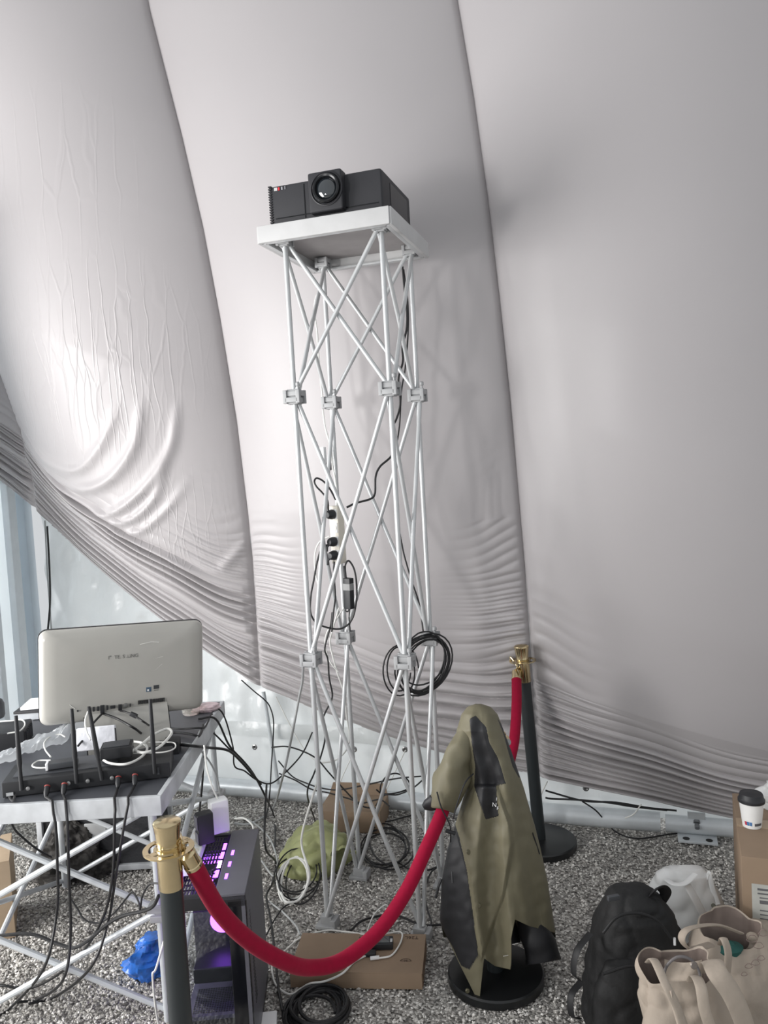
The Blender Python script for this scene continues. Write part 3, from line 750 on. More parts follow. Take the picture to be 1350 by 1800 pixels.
# ================================================================== STANCHIONS AND ROPES
M_gold = mat('polished_brass', srgb(210, 192, 154), rough=0.16, metal=1.0, var=0.03)
M_pole = mat('pole_black', srgb(38, 43, 45), rough=0.42, var=0.05)
M_base = mat('base_black', srgb(24, 25, 26), rough=0.36, var=0.06)
M_velvet = mat('rope_red_velvet', srgb(146, 4, 46), rough=0.8, var=0.08, scale=60, sheen=0.05, spec=0.2)
def stanchion(base, top, label, ring_rot=0.0):
    base = Vector(base); top = Vector(top); ax = (top - base).normalized(); Hh = (top - base).length
    A = axis_to(ax)
    t = thing('rope_stanchion', label, 'stanchion', base, 'rope stanchions')
    q = lambda h: base + ax * h
    MB().lathe([(0, 0), (.148, 0), (.152, .004), (.152, .026), (.147, .031), (.10, .034), (.028, .036)], (base.x, base.y, .001), 48).build('base', M_base, t)
    MB().tube([q(.03), q(Hh - .150)], .0255, 28).build('pole', M_pole, t)
    slv = MB().lathe([(.0265, Hh - .155), (.0275, Hh - .153), (.0275, Hh - .072), (.022, Hh - .070)], base, 32, A).build('brass_sleeve', M_gold, t)
    MB().lathe([(.024, Hh - .074), (.024, Hh - .066), (.026, Hh - .062), (.026, Hh - .056), (.025, Hh - .051), (.0302, Hh - .012), (.0312, Hh - .008), (.0305, Hh - .004), (.025, Hh + .000), (.0, Hh + .003)], base, 32, A).build('finial', M_gold, t)
    # hook plate: flat ring with four openings
    rg = MB(); h = Hh - .066; n = 64
    o1, i1 = .056, .044
    vs = []; fs = []
    for k in range(n):
        a = 2 * math.pi * k / n
        for rr, zz in ((o1, -.002), (o1, .002), (i1, .002), (i1, -.002)): vs.append(base + A @ Vector((rr * math.cos(a), rr * math.sin(a), h + zz)))
    for k in range(n):
        for e in range(4): fs.append((k * 4 + e, k * 4 + (e + 1) % 4, ((k + 1) % n) * 4 + (e + 1) % 4, ((k + 1) % n) * 4 + e))
    rg.add(vs, fs)
    rg.lathe([(.024, h - .002), (.033, h - .002), (.033, h + .002), (.024, h + .002)], base, 32, A)
    for k in range(4):
        a = math.pi / 2 * k + .5 + ring_rot
        rg.box(base + A @ Vector((.041 * math.cos(a), .041 * math.sin(a), h)), (.024, .016, .004), A @ rotz(a))
    rg.build('hook_plate', M_gold, t)
    return t, (lambda hh, a, r: base + A @ Vector((r * math.cos(a), r * math.sin(a), hh))), Hh
nb = Vector((-0.525, 1.725, 0)); nt_ = Vector((-0.520, 1.725, 0.893))
s_near, nP, nH = stanchion(nb, nt_, 'black rope stanchion with brass top standing closest, beside the desk', .3)
mb_ = G(872, 1722, 0); mt_ = AY(842, 1248, mb_.y)
s_mid, mP, mH = stanchion(mb_, mt_, 'black rope stanchion hidden under the olive jacket')
fb = G(950, 1487, 0); ft = AY(916, 1134, fb.y)
s_far, fP, fH = stanchion(fb, ft, 'black rope stanchion with brass top standing by the fabric wall', .1)
def rope(label, hook0, pts, hook1, r=.0205):
    t = thing('barrier_rope', label, 'rope', pts[len(pts) // 2], 'velvet barrier ropes')
    P = smooth_path(pts, 14)
    MB().tube(P, r, 18).build('velvet_sleeve', M_velvet, t)
    for (hk, a, b) in ((hook0, P[0], P[3]), (hook1, P[-1], P[-4])):
        d = (a - b).normalized(); A = axis_to(d)
        MB().lathe([(.0212, -.004), (.0212, .004), (.0195, .006), (.0195, .038), (.012, .044), (.007, .050), (0, .052)], a - d * .004, 24, A).build('end_ferrule', M_gold, t)
        MB().tube(smooth_path([a + d * .046, a + d * .06 + Vector((0, 0, .008)), hk + Vector((0, 0, .012)), hk + Vector((0, 0, -.004))], 6), .0035, 8).build('hook', M_gold, t)
    return t
rp_px = [(338, 1517), (385, 1600), (440, 1655), (500, 1690), (545, 1701), (600, 1689), (662, 1640), (712, 1570), (750, 1490), (778, 1425)]
hk0 = nP(nH - .066, -.2, .055)
rp3 = [AY(x, y, 1.745 + (2.36 - 1.745) * k / 9) for k, (x, y) in enumerate(rp_px)]
hk1 = mP(mH - .066, 3.6, .055)
rp3 = rp3 + [rp3[-1] + (hk1 - rp3[-1]) * .55]
rope('crimson velvet rope sagging from the near stanchion to the jacket-covered one', hk0, rp3, hk1)
rp_px = [(908, 1193), (908, 1240), (904, 1300), (895, 1345)]
rp3 = [AY(x, y, fb.y - .045 - .10 * k) for k, (x, y) in enumerate(rp_px)]
hk2 = mP(mH - .066, 1.2, .055)
rp3 += [Vector((.40, 2.80, .50)), Vector((.33, 2.62, .60)), hk2 + Vector((.02, .05, -.06))]
rope('crimson velvet rope dropping from the far stanchion behind the jacket', fP(fH - .066, 4.1, .055), rp3, hk2)

# ================================================================== JACKET over the middle stanchion
M_khaki = mat('jacket_olive_khaki', srgb(106, 101, 81), rough=0.62, var=0.05, scale=30, bump=0.12, bscale=25)
M_jblack = mat('jacket_black', srgb(30, 30, 33), rough=0.55, var=0.06, bump=0.12, bscale=25)
jy = mb_.y
jk = thing('rain_jacket', 'olive and black hooded jacket draped over a rope stanchion', 'jacket', (mb_.x, mb_.y, 0.1))
prof = np.array([(1238, 836, 846, .012), (1243, 822, 862, .030), (1256, 812, 874, .055), (1285, 803, 885, .078), (1320, 806, 898, .080), (1350, 815, 908, .082), (1385, 820, 920, .085),
                 (1420, 810, 930, .086), (1450, 801, 939, .092), (1490, 788, 949, .100), (1550, 777, 962, .108), (1615, 774, 972, .115), (1680, 785, 982, .12), (1780, 800, 990, .12)])
hem_t = np.array([(0, 1625), (.10, 1690), (.235, 1764), (.33, 1684), (.42, 1698), (.56, 1704), (.60, 1650), (.66, 1616), (.78, 1628), (.90, 1634), (1, 1640)])
poly_yoke = [(826, 1265), (836, 1258), (855, 1279), (860, 1305), (875, 1332), (889, 1377), (872, 1381), (877, 1434), (853, 1440), (834, 1381), (836, 1347), (830, 1309)]
poly_yoke2 = [(873, 1262), (892, 1290), (909, 1332), (922, 1362), (911, 1367), (900, 1347), (884, 1290)]
poly_lin = [(801, 1450), (808, 1471), (821, 1528), (832, 1607), (841, 1679), (825, 1704), (811, 1697), (796, 1664), (770, 1620), (770, 1547), (782, 1490)]
poly_flap = [(836, 1381), (873, 1381), (896, 1449), (900, 1483), (885, 1573), (847, 1679), (838, 1640), (826, 1540), (806, 1466), (802, 1449)]
def in_poly(x, y, poly):
    c = False; n = len(poly); j = n - 1
    for i in range(n):
        xi, yi = poly[i]; xj, yj = poly[j]
        if (yi > y) != (yj > y) and x < (xj - xi) * (y - yi) / (yj - yi) + xi: c = not c
        j = i
    return c
def pdist(x, y, poly):
    b = 1e9; n = len(poly)
    for i in range(n):
        (x0, y0), (x1, y1) = poly[i], poly[(i + 1) % n]; dx, dy = x1 - x0, y1 - y0
        t = max(0, min(1, ((x - x0) * dx + (y - y0) * dy) / (dx * dx + dy * dy))); b = min(b, math.hypot(x - x0 - t * dx, y - y0 - t * dy))
    return b if in_poly(x, y, poly) else -b
def j_front(u, t):
    hem = np.interp(u, hem_t[:, 0], hem_t[:, 1]); py = 1238 + (hem - 1238) * t
    xl, xr, th = [np.interp(py, prof[:, 0], prof[:, k]) for k in (1, 2, 3)]
    px = xl + (xr - xl) * u
    y = jy - th * math.sqrt(max(0, 1 - (2 * u - 1) ** 2)) ** .8
    y += .026 * t * math.sin(2 * math.pi * (2.3 * u + .15 * t) + .6) * math.sin(math.pi * u) + .016 * t * (abs(math.sin(math.pi * (3.6 * u - .25 * t))) - .5) * math.sin(math.pi * u)
    y += .006 * noise.noise(Vector((px * .03, py * .012, 5))) + .004 * noise.noise(Vector((px * .06, py * .05, 2)))
    d = pdist(px, py, poly_flap); y -= .016 * max(0, min(1, (d + 3) / 6))
    # fold running down right of the flap
    y -= .018 * math.exp(-((px - (880 + (py - 1280) * .14)) / 14) ** 2) * max(0, min(1, (py - 1280) / 80))
    return px, py, y
def j_back(u, t):
    py = 1238 + (1648 - 1238) * t
    xl, xr, th = [np.interp(py, prof[:, 0], prof[:, k]) for k in (1, 2, 3)]
    px = xl + (xr - xl) * u
    y = jy + th * math.sqrt(max(0, 1 - (2 * u - 1) ** 2)) ** .8 + .015 * t * math.sin(2 * math.pi * 2.6 * u) * math.sin(math.pi * u)
    return px, py, y
NJU, NJT = 180, 280
def jgrid(fn):
    us = [.5 - .5 * math.cos(math.pi * i / (NJU - 1)) for i in range(NJU)]
    pix = [[fn(u, j / (NJT - 1)) for u in us] for j in range(NJT)]
    return pix, [[AY(*p) for p in row] for row in pix]
fpx, f3 = jgrid(j_front)
groups = {'shell': [], 'yoke': [], 'lining': []}
for j in range(NJT - 1):
    for i in range(NJU - 1):
        x = sum(fpx[a][b][0] for a, b in ((j, i), (j, i + 1), (j + 1, i + 1), (j + 1, i))) / 4; y = sum(fpx[a][b][1] for a, b in ((j, i), (j, i + 1), (j + 1, i + 1), (j + 1, i))) / 4
        k = 'yoke' if (in_poly(x, y, poly_yoke) or in_poly(x, y, poly_yoke2)) else 'lining' if in_poly(x, y, poly_lin) else 'shell'
        groups[k].append((j * NJU + i, j * NJU + i + 1, (j + 1) * NJU + i + 1, (j + 1) * NJU + i))
allv = [p for row in f3 for p in row]
def sub_build(name, faces, m):
    used = sorted({i for f in faces for i in f}); mp = {v: n for n, v in enumerate(used)}
    o = MB().add([allv[i] for i in used], [tuple(mp[i] for i in f) for f in faces]).build(name, m, jk, angle=60)
    sd = o.modifiers.new('thickness', 'SOLIDIFY'); sd.thickness = .003; sd.offset = 0
    return o
sub_build('shell_front', groups['shell'], M_khaki)
sub_build('shoulder_yoke', groups['yoke'], M_jblack)
sub_build('inner_lining', groups['lining'], M_jblack)
bpx, b3 = jgrid(j_back)
bk = MB().add([p for r in b3 for p in r], [(j * NJU + i, j * NJU + i + 1, (j + 1) * NJU + i + 1, (j + 1) * NJU + i) for j in range(NJT - 1) for i in range(NJU - 1)]).build('shell_back', M_khaki, jk, angle=60)
# left sleeve hanging over the rope
def loft_px(rows, seg=36, nzs=.004, closed_end=False, sub=6):
    """rows: (px, py, y, half width px, half depth m)"""
    P = [Vector((r[0], r[1], r[2])) for r in rows]; cen = smooth_path(P, sub)
    idx = np.linspace(0, len(rows) - 1, len(cen)); vs = []
    for n_, c in enumerate(cen):
        hw = np.interp(idx[n_], range(len(rows)), [r[3] for r in rows]); hd = np.interp(idx[n_], range(len(rows)), [r[4] for r in rows])
        tn = cen[min(n_ + 1, len(cen) - 1)] - cen[max(n_ - 1, 0)]; tv = Vector((tn.x, tn.y)).normalized(); nv = Vector((-tv.y, tv.x))
        for k in range(seg):
            a = 2 * math.pi * k / seg
            x, y = c.x + nv.x * hw * math.cos(a), c.y + nv.y * hw * math.cos(a); yy = c.z - hd * math.sin(a)
            p = AY(x, y, yy); p = p + Vector((noise.noise(p * 22), noise.noise(p * 22 + Vector((5, 0, 0))), noise.noise(p * 22 + Vector((0, 5, 0))))) * nzs
            vs.append(p)
    n = len(cen); fs = [(i * seg + k, i * seg + (k + 1) % seg, (i + 1) * seg + (k + 1) % seg, (i + 1) * seg + k) for i in range(n - 1) for k in range(seg)]
    fs.append(tuple(range(seg))[::-1])
    if closed_end: fs.append(tuple(range((n - 1) * seg, n * seg)))
    return MB().add(vs, fs)
slv = loft_px([(836, 1262, jy - .005, 8, .02), (822, 1290, jy - .03, 16, .04), (804, 1330, jy - .045, 24, .05), (795, 1365, jy - .055, 31, .055), (784, 1402, jy - .06, 27, .05), (779, 1422, jy - .06, 21, .045)], nzs=.010)
slv = slv.build('sleeve', M_khaki, jk, angle=60); sd = slv.modifiers.new('thickness', 'SOLIDIFY'); sd.thickness = .003
MB().tube(smooth_path([AY(768, 1392, jy - .11), AY(776, 1420, jy - .12), AY(791, 1452, jy - .115), AY(792, 1480, jy - .10)], 8), .0022, 6).build('drawcord', M_jblack, jk)
MB().tube(smooth_path([AY(832, 1360, jy - .085), AY(818, 1375, jy - .115), AY(806, 1405, jy - .125), AY(796, 1440, jy - .12)], 8), .0022, 6).build('drawcord', M_jblack, jk)
MB().tube([AY(784, 1460, jy - .115), AY(800, 1465, jy - .115)], .006, 10).build('cord_stopper', M_jblack, jk)
MB().tube([AY(776, 1545, jy - .03), AY(770, 1560, jy - .04), AY(766, 1578, jy - .04)], .004, 8).build('zip_pull', M_jblack, jk)
loft_px([(772, 1396, jy - .05, 10, .02), (764, 1408, jy - .055, 14, .025), (752, 1414, jy - .05, 11, .02), (744, 1418, jy - .05, 5, .012)], nzs=.006, closed_end=True).build('sleeve_cuff', M_jblack, jk, angle=60)
# right sleeve end hanging below the hem
cf = loft_px([(935, 1600, jy - .02, 26, .05), (940, 1635, jy - .03, 27, .055), (950, 1665, jy - .04, 30, .055), (955, 1690, jy - .04, 31, .05)], nzs=.006, closed_end=True).build('black_cuff', M_jblack, jk, angle=60)
cf2 = loft_px([(872, 1600, jy + .03, 22, .03), (888, 1640, jy + .02, 26, .03), (893, 1660, jy + .0, 22, .03)], nzs=.006, closed_end=True).build('hem_gap_shade', M_jblack, jk, angle=60)  # black loft standing in for the shade in the gap under the hem
# strap end with snap at the lower tip, snaps, pocket zip, lettering
def jsurf(px, py, lift=.004):
    best = min(((abs(fpx[j][i][0] - px) + abs(fpx[j][i][1] - py)), j, i) for j in range(0, NJT, 2) for i in range(0, NJU))
    return AY(px, py, fpx[best[1]][best[2]][2] - lift)
for (sx, sy) in ((824, 1498), (842, 1592), (822, 1742)):
    MB().lathe([(.0, .003), (.005, .003), (.007, .001), (.007, -.004)], jsurf(sx, sy), 14, axis_to((0, -1, .1))).build('snap_button', mat('snap_olive', srgb(92, 88, 70), .35, .4), jk)
MB().tube([jsurf(936, 1464), jsurf(942, 1482), jsurf(948, 1501)], .0025, 6).build('pocket_zip', M_jblack, jk)
MB().tube([jsurf(794, 1532), jsurf(795, 1552)], .0018, 6).build('zip_pull', mat('zip_grey', srgb(110, 110, 112), .4, .5), jk)
M_let = mat('lettering_white', srgb(225, 225, 225), .6)
RJ = Matrix.Rotation(math.radians(90), 3, 'X')
for body_, x, y, sz in (('N', 869, 1415, .018), ('F', 875, 1421, .013), ('I', 873, 1405, .014)):
    text_mesh('chest_lettering', body_, sz, M_let, jk, jsurf(x, y, .007), Matrix.Rotation(-.35, 3, 'Z') @ Matrix.Rotation(.0, 3, 'X') @ RJ @ Matrix.Rotation(-.1, 3, 'Z'))
text_mesh('hem_lettering', '------', .012, M_let, jk, jsurf(891, 1679, .008), RJ @ Matrix.Rotation(.15, 3, 'Z'))
MB().lathe([(0, .002), (.010, .002), (.011, 0)], jsurf(893, 1305, .004), 18, axis_to((.5, -1, .2))).build('logo_patch', mat('logo_grey', srgb(150, 150, 150), .6), jk)

# ================================================================== THINGS ON THE GROUND
M_card = mat('cardboard_brown', srgb(138, 118, 98), rough=0.8, var=0.06, scale=12)
M_card2 = mat('cardboard_edge', srgb(112, 90, 70), rough=0.85, var=0.06)
M_tape = mat('packing_tape', srgb(168, 146, 120), rough=0.25, var=0.04)
M_print = mat('print_dark_brown', srgb(62, 46, 38), rough=0.8)

def carton(name, label, o3, ax_, dx, dy, dz, m, lid_gap=True):
    """o3: front left bottom corner, ax_: unit vector along the front edge"""
    ax_ = Vector((ax_.x, ax_.y, 0)).normalized(); ay_ = Vector((-ax_.y, ax_.x, 0)); R_ = Matrix((ax_, ay_, Vector((0, 0, 1)))).transposed()
    P = lambda a, b, z: o3 + ax_ * a + ay_ * b + Vector((0, 0, z))
    t = thing(name, label, 'box', P(dx / 2, dy / 2, 0))
    MB().box(P(dx / 2, dy / 2, dz / 2 + .002), (dx, dy, dz), R_, .0015).build('carton_body', m, t)
    return t, P, R_
# flat mailer box in front of the tower
f0, f1 = G(511, 1737, 0), G(743, 1741, 0)
fb_, FB, RF = carton('flat_carton', 'flat brown cardboard mailer box on the gravel with a black gadget on it', f0, (f1 - f0), (f1 - f0).length, .205, .052, M_card)
FW = (f1 - f0).length
MB().box(FB(FW / 2, .103, .0555), (FW + .004, .207, .003), RF, .001).build('lid', M_card, fb_)
MB().box(FB(FW + .001, .10, .03), (.003, .19, .044), RF).build('side_flap', M_card2, fb_)
Rtext = RF @ Matrix.Rotation(math.pi, 3, 'Z')
text_mesh('model_print', 'T26L', .022, M_print, fb_, FB(FW - .045, .185, .0574), Rtext)
rg = MB()
vs = [FB(FW - .055 + .018 * math.cos(a), .055 + .015 * math.sin(a), .0575) for a in np.linspace(0.2, 2.94, 16)]
rg.tube(vs, .001, 5); rg.tube([vs[0], vs[-1]], .001, 5); rg.build('recycling_print', M_print, fb_)
text_mesh('recycling_digits', '20', .012, M_print, fb_, FB(FW - .055, .060, .0574), Rtext)
pc_ = G(661, 1664, .057)
ph = thing('black_gadget', 'black pocket gadget with shiny top lying on the flat carton', 'gadget', pc_)
Rg = rotz(-.05)
MB().box(pc_ + Vector((0, 0, .012)), (.115, .048, .022), Rg, .005).build('case', M_dark, ph)
MB().box(pc_ + Rg @ Vector((.018, .0, .0235)), (.055, .034, .002), Rg, .0005).build('screen', mat('screen_glass', srgb(52, 60, 62), .08, coat=1.0), ph)
MB().box(pc_ + Rg @ Vector((.052, -.004, .022)), (.008, .018, .004), Rg, .001).build('metal_clip', M_alu, ph)
MB().box(pc_ + Rg @ Vector((-.02, -.045, .006)), (.045, .026, .012), Rg, .003).build('side_plug', M_dark, ph)
# carton behind the tower
b0, b1 = G(562, 1462, 0), G(672, 1466, 0)
bb_, BB, RB = carton('small_carton', 'small brown cardboard box standing behind the tower legs', b0, b1 - b0, .285, .20, .095, M_card)
MB().prism([(0, .0), (.285, .0), (.27, .105), (.015, .105)], lambda x, z, d: BB(x, .19 + d + z * .25, .095 + z * .45), .003).build('open_flap', M_card, bb_)
text_mesh('red_print', 'ai', .03, mat('print_red', srgb(150, 80, 70), .8), bb_, BB(.145, .10, .0985), RB)
# big carton at the right with cup
z_b = .46
c0 = G(1303, 1505, z_b); cL = G(1287, 1394, z_b)
back_dir = (cL - c0); Db = Vector((back_dir.x, back_dir.y, 0)).length; ayb = Vector((back_dir.x, back_dir.y, 0)).normalized(); axb = Vector((ayb.y, -ayb.x, 0))
bg_, BG, RBG = carton('shipping_carton', 'tall brown shipping carton with paper label at the right edge', Vector((c0.x, c0.y, 0)), axb, .52, Db, z_b - .002, M_card)
MB().box(BG(.26, Db / 2, z_b + .0005), (.52, .06, .001), RBG).build('tape_strip', M_tape, bg_)
MB().box(BG(.26, -.0008, z_b - .09), (.06, .001, .18), RBG).build('tape_strip', M_tape, bg_)
lb = MB().box(BG(.105, -.001, z_b - .135), (.16, .0015, .115), RBG).build('paper_label', mat('label_paper', srgb(176, 176, 170), .7), bg_)
RLt = RBG @ Matrix.Rotation(math.radians(90), 3, 'X')
for k, (w_, h_, x_) in enumerate(((.12, .006, .09), (.13, .004, .095), (.10, .003, .085), (.05, .010, .06), (.06, .010, .13), (.12, .003, .095), (.10, .003, .085), (.08, .003, .075))):
    MB().box(BG(.01 + x_, -.0022, z_b - .092 - k * .0125), (w_, .001, h_), RBG).build('label_print', mat('label_ink', srgb(92, 92, 94), .8), lb)
ar = MB(); ctr = BG(.05, -.001, z_b - .265)
ar.tube([ctr + RBG @ Vector((.014 * math.cos(a), 0, .013 * math.sin(a))) for a in np.linspace(.8, 6.0, 20)], .002, 6); ar.build('printed_mark', M_print, bg_)
MB().box(BG(.095, -.001, z_b - .215), (.03, .001, .004), RBG @ Matrix.Rotation(-.4, 3, 'Y')).build('printed_mark', M_print, bg_)
cp = G(1322, 1452, z_b)
cup = thing('paper_cup', 'white paper coffee cup with black lid on the shipping carton', 'cup', cp)
MB().lathe([(0, .0), (.027, 0), (.0275, .002), (.0365, .083), (.035, .083), (.026, .004), (0, .003)], cp + Vector((0, 0, .001)), 36).build('cup_body', mat('cup_white', srgb(236, 236, 234), .5, var=.02), cup)
MB().lathe([(.0, .1065), (.014, .1065), (.026, .1040), (.033, .1045), (.0345, .101), (.0365, .090), (.0395, .087), (.0395, .079), (.0355, .079), (.0, .084)], cp + Vector((0, 0, .001)), 36).build('lid', M_dark, cup)
for a0, a1, c_ in ((3.55, 3.78, srgb(190, 60, 80)), (3.80, 4.05, srgb(70, 120, 170)), (4.10, 4.28, srgb(60, 110, 165)), (4.55, 5.35, srgb(90, 90, 92))):
    st = MB(); zz0, zz1 = (.012, .024) if a0 < 4.4 else (.012, .020)
    vs = []; fs = []; n = 6
    for k in range(n + 1):
        a = a0 + (a1 - a0) * k / n
        for zz in (zz0, zz1):
            r_ = .0280 + (.0365 - .0275) * (zz - .002) / .081 + .0004; vs.append(cp + Vector((r_ * math.cos(a), r_ * math.sin(a), zz)))
    for k in range(n): fs.append((2 * k, 2 * k + 2, 2 * k + 3, 2 * k + 1))
    st.add(vs, fs).build('printed_band', mat('cup_print_%d' % int(a0 * 100), c_, .6), cup)
cw = G(1362, 1418, z_b)
crumple('white_bag_bundle', 'white crumpled bag standing on the far right of the carton', 'bag', [(z_b + .001, cw.x, cw.y, .05, .05), (z_b + .05, cw.x, cw.y, .055, .05), (z_b + .085, cw.x + .01, cw.y, .03, .03)], mat('plastic_bag_white', srgb(214, 215, 214), .35, var=.04, trans=.15), 5, .018, 18)
# carton at the far left under the desk
l0 = G(28, 1648, 0)
lc_, LCB, RLC = carton('brown_carton', 'brown cardboard box under the desk at the left edge', Vector((l0.x - .30 * math.cos(.40), l0.y - .30 * math.sin(.40), 0)), Vector((math.cos(.40), math.sin(.40), 0)), .30, .25, .29, mat('cardboard_tan', srgb(168, 148, 124), .8, var=.05))
# flight case under the desk
fc0 = G(78, 1540, 0)
fc = thing('flight_case', 'black flight case with aluminium edges standing under the desk', 'case', (fc0.x + .22, fc0.y + .12, 0))
fx0, fx1, fy0, fy1, fz = fc0.x, fc0.x + .47, fc0.y, fc0.y + .26, .30
MB().box(((fx0 + fx1) / 2, (fy0 + fy1) / 2, fz / 2 + .012), (fx1 - fx0 - .01, fy1 - fy0 - .01, fz - .01)).build('panel_body', mat('case_black', srgb(44, 45, 48), .5, var=.1, bump=.3, bscale=90), fc)
for (a, b, s_) in (((fx0, fy0, .16), (.024, .024, .31), 0), ((fx1, fy0, .16), (.024, .024, .31), 0), ((fx0, fy1, .16), (.024, .024, .31), 0), ((fx1, fy1, .16), (.024, .024, .31), 0),
                   (((fx0 + fx1) / 2, fy0, .022), (.46, .024, .024), 0), (((fx0 + fx1) / 2, fy0, .305), (.46, .024, .024), 0), (((fx0 + fx1) / 2, fy1, .305), (.46, .024, .024), 0), ((fx0, (fy0 + fy1) / 2, .305), (.024, .25, .024), 0), ((fx1, (fy0 + fy1) / 2, .305), (.024, .25, .024), 0), ((fx1, (fy0 + fy1) / 2, .022), (.024, .25, .024), 0)):
    MB().box(a, b, bev=.004).build('edge_rail', M_edge, fc)
for x in (fx0, fx1):
    MB().lathe([(0, -.024), (.018, -.018), (.024, 0), (.018, .018), (0, .024)], (x, fy0, .026), 16).build('ball_corner', M_alu, fc)
MB().box(((fx0 + fx1) / 2, fy0 - .01, .19), (.09, .012, .06), bev=.003).build('latch', M_alu, fc)
# shaggy dark cloth slumped on the case
sc = G(128, 1528, 0)
def shag(u, v):
    a = 2 * math.pi * u; r = (.02 + .13 * math.sin(math.pi * (1 - v) * .5)) * (1 + .25 * noise.noise(Vector((math.cos(a) * 2, math.sin(a) * 2, v * 3))))
    p = Vector((sc.x + .02 + r * 1.15 * math.cos(a), sc.y - .06 + r * .5 * math.sin(a), .006 + .24 * v))
    n = noise.noise(p * 35) * .016 + abs(noise.noise(p * 60)) * .014
    return p + Vector((n * math.cos(a), n * math.sin(a), n * .4))
def mottled():
    m = mat('cloth_mottled', srgb(62, 60, 58), .9, var=.9, scale=28)
    return m
tag(MB().grid(shag, 70, 50, closed_u=True).build('mottled_cloth', mottled(), angle=25), 'dark mottled shaggy cloth slumped in front of the flight case', 'cloth')

# ---- olive fabric bag lying behind the front left tower foot
M_olive = mat('olive_nylon', srgb(146, 150, 104), rough=0.55, var=0.06, scale=20, bump=.15, bscale=20)
gc = G(553, 1520, 0)
def heap(u, v):
    a = 2 * math.pi * u
    rr = math.sin(math.pi * .5 * (1 - v)) ** .8
    ex, ey = .150, .17
    p = Vector((gc.x + ex * rr * math.cos(a), gc.y + .03 + ey * rr * math.sin(a), .004 + .150 * v ** .85))
    n = noise.noise(p * 9 + Vector((3, 1, 0))) * .035 + abs(noise.noise(p * 17)) * .030 - .01
    f = math.sin(math.pi * min(1, v * 1.0 + .12))
    return p + Vector((math.cos(a) * n, math.sin(a) * n, n * .9 * f)) + Vector((.03 * v, 0, 0))
ob = thing('olive_bag', 'olive green nylon bag slumped on the gravel behind the tower foot', 'bag', gc)
MB().grid(heap, 90, 50, closed_u=True).build('slumped_body', M_olive, ob, angle=30)
tp_ = G(590, 1500, .10)
MB().grid(lambda u, v: tp_ + Vector((-.02 + .10 * u + .01 * noise.noise(Vector((u * 6, v * 6, 1))), -.02 + .10 * v, .03 * math.sin(3 * u) - .05 * v + .03 * noise.noise(Vector((u * 4, v * 4, 3))))), 24, 24).build('loose_flap', M_olive, ob, angle=40)

# ---- coils of cable
def coil(name, label, centre, ex, ey, loops, r, m, spread, seed, nrm=None, wob=.15, z0=.006, seg=7):
    rr = random.Random(seed); pts = []
    n = 26
    for l in range(loops):
        k1, k2, p1 = rr.uniform(1 - wob, 1 + wob), rr.uniform(1 - wob, 1 + wob), rr.uniform(0, 6.28)
        ox, oy = rr.uniform(-1, 1) * spread, rr.uniform(-1, 1) * spread
        oz = rr.uniform(0, 1) * spread
        for k in range(n):
            a = 2 * math.pi * k / n
            pts.append((k1, k2, ox, oy, oz, a, p1))
    # blend loop parameters
    out = []
    for i, q in enumerate(pts):
        w = [pts[min(max(i + d, 0), len(pts) - 1)] for d in range(-8, 9)]
        k1, k2, ox, oy, oz = [sum(x[j] for x in w) / len(w) for j in range(5)]
        a = q[5]
        out.append(centre + ex * (k1 * math.cos(a)) + ey * (k2 * math.sin(a)) + ex.normalized() * ox + ey.normalized() * oy + (nrm or Vector((0, 0, 1))) * (z0 + oz))
    return tag(MB().tube(out, r, seg).build(name, m), label, 'cable')
cc = G(557, 1783, 0)
coil('cable_coil', 'thick black cable coil lying on the gravel in front of the flat carton', cc, Vector((.080, 0, 0)), Vector((0, .095, 0)), 9, .0055, M_cbl, .024, 4, wob=.12)
dn = TP(TS / 2, TS / 2, TZ[1])
cd_ = AY(746, 1166, dn.y - .035)
coil('hanging_coil', 'black cable coil hanging from the rear right tower joint', cd_, Vector((.092, .02, 0)), Vector((.02, 0, .104)), 8, .0032, M_cbl, .016, 11, nrm=Vector((0, -1, 0)), wob=.16)
cd2 = AY(700, 1180, dn.y - .06)
coil('loose_loop', 'loose black cable loop dangling left of the hanging coil', cd2, Vector((.062, .02, 0)), Vector((.0, 0, .085)), 2, .003, M_cbl, .012, 5, nrm=Vector((0, -1, 0)), wob=.3)
wc = G(518, 1560, 0)
coil('white_coil', 'white cable coil lying in front of the olive bag', wc, Vector((.058, 0, 0)), Vector((0, .10, .035)), 3, .0045, M_cbw, .012, 8, z0=.035, wob=.12)
coil('thin_black_coil', 'thin black cable coil tangled with the white coil by the olive bag', wc + Vector((.02, .01, 0)), Vector((.068, 0, 0)), Vector((0, .13, .03)), 4, .003, M_cbl, .03, 15, z0=.03, wob=.25)
gcoil = G(680, 1490, 0)
coil('floor_coil', 'black cable coil spread on the gravel behind the tower, right of the small carton', gcoil, Vector((.085, .02, 0)), Vector((-.02, .17, 0)), 4, .0036, M_cbl, .03, 21, wob=.25)

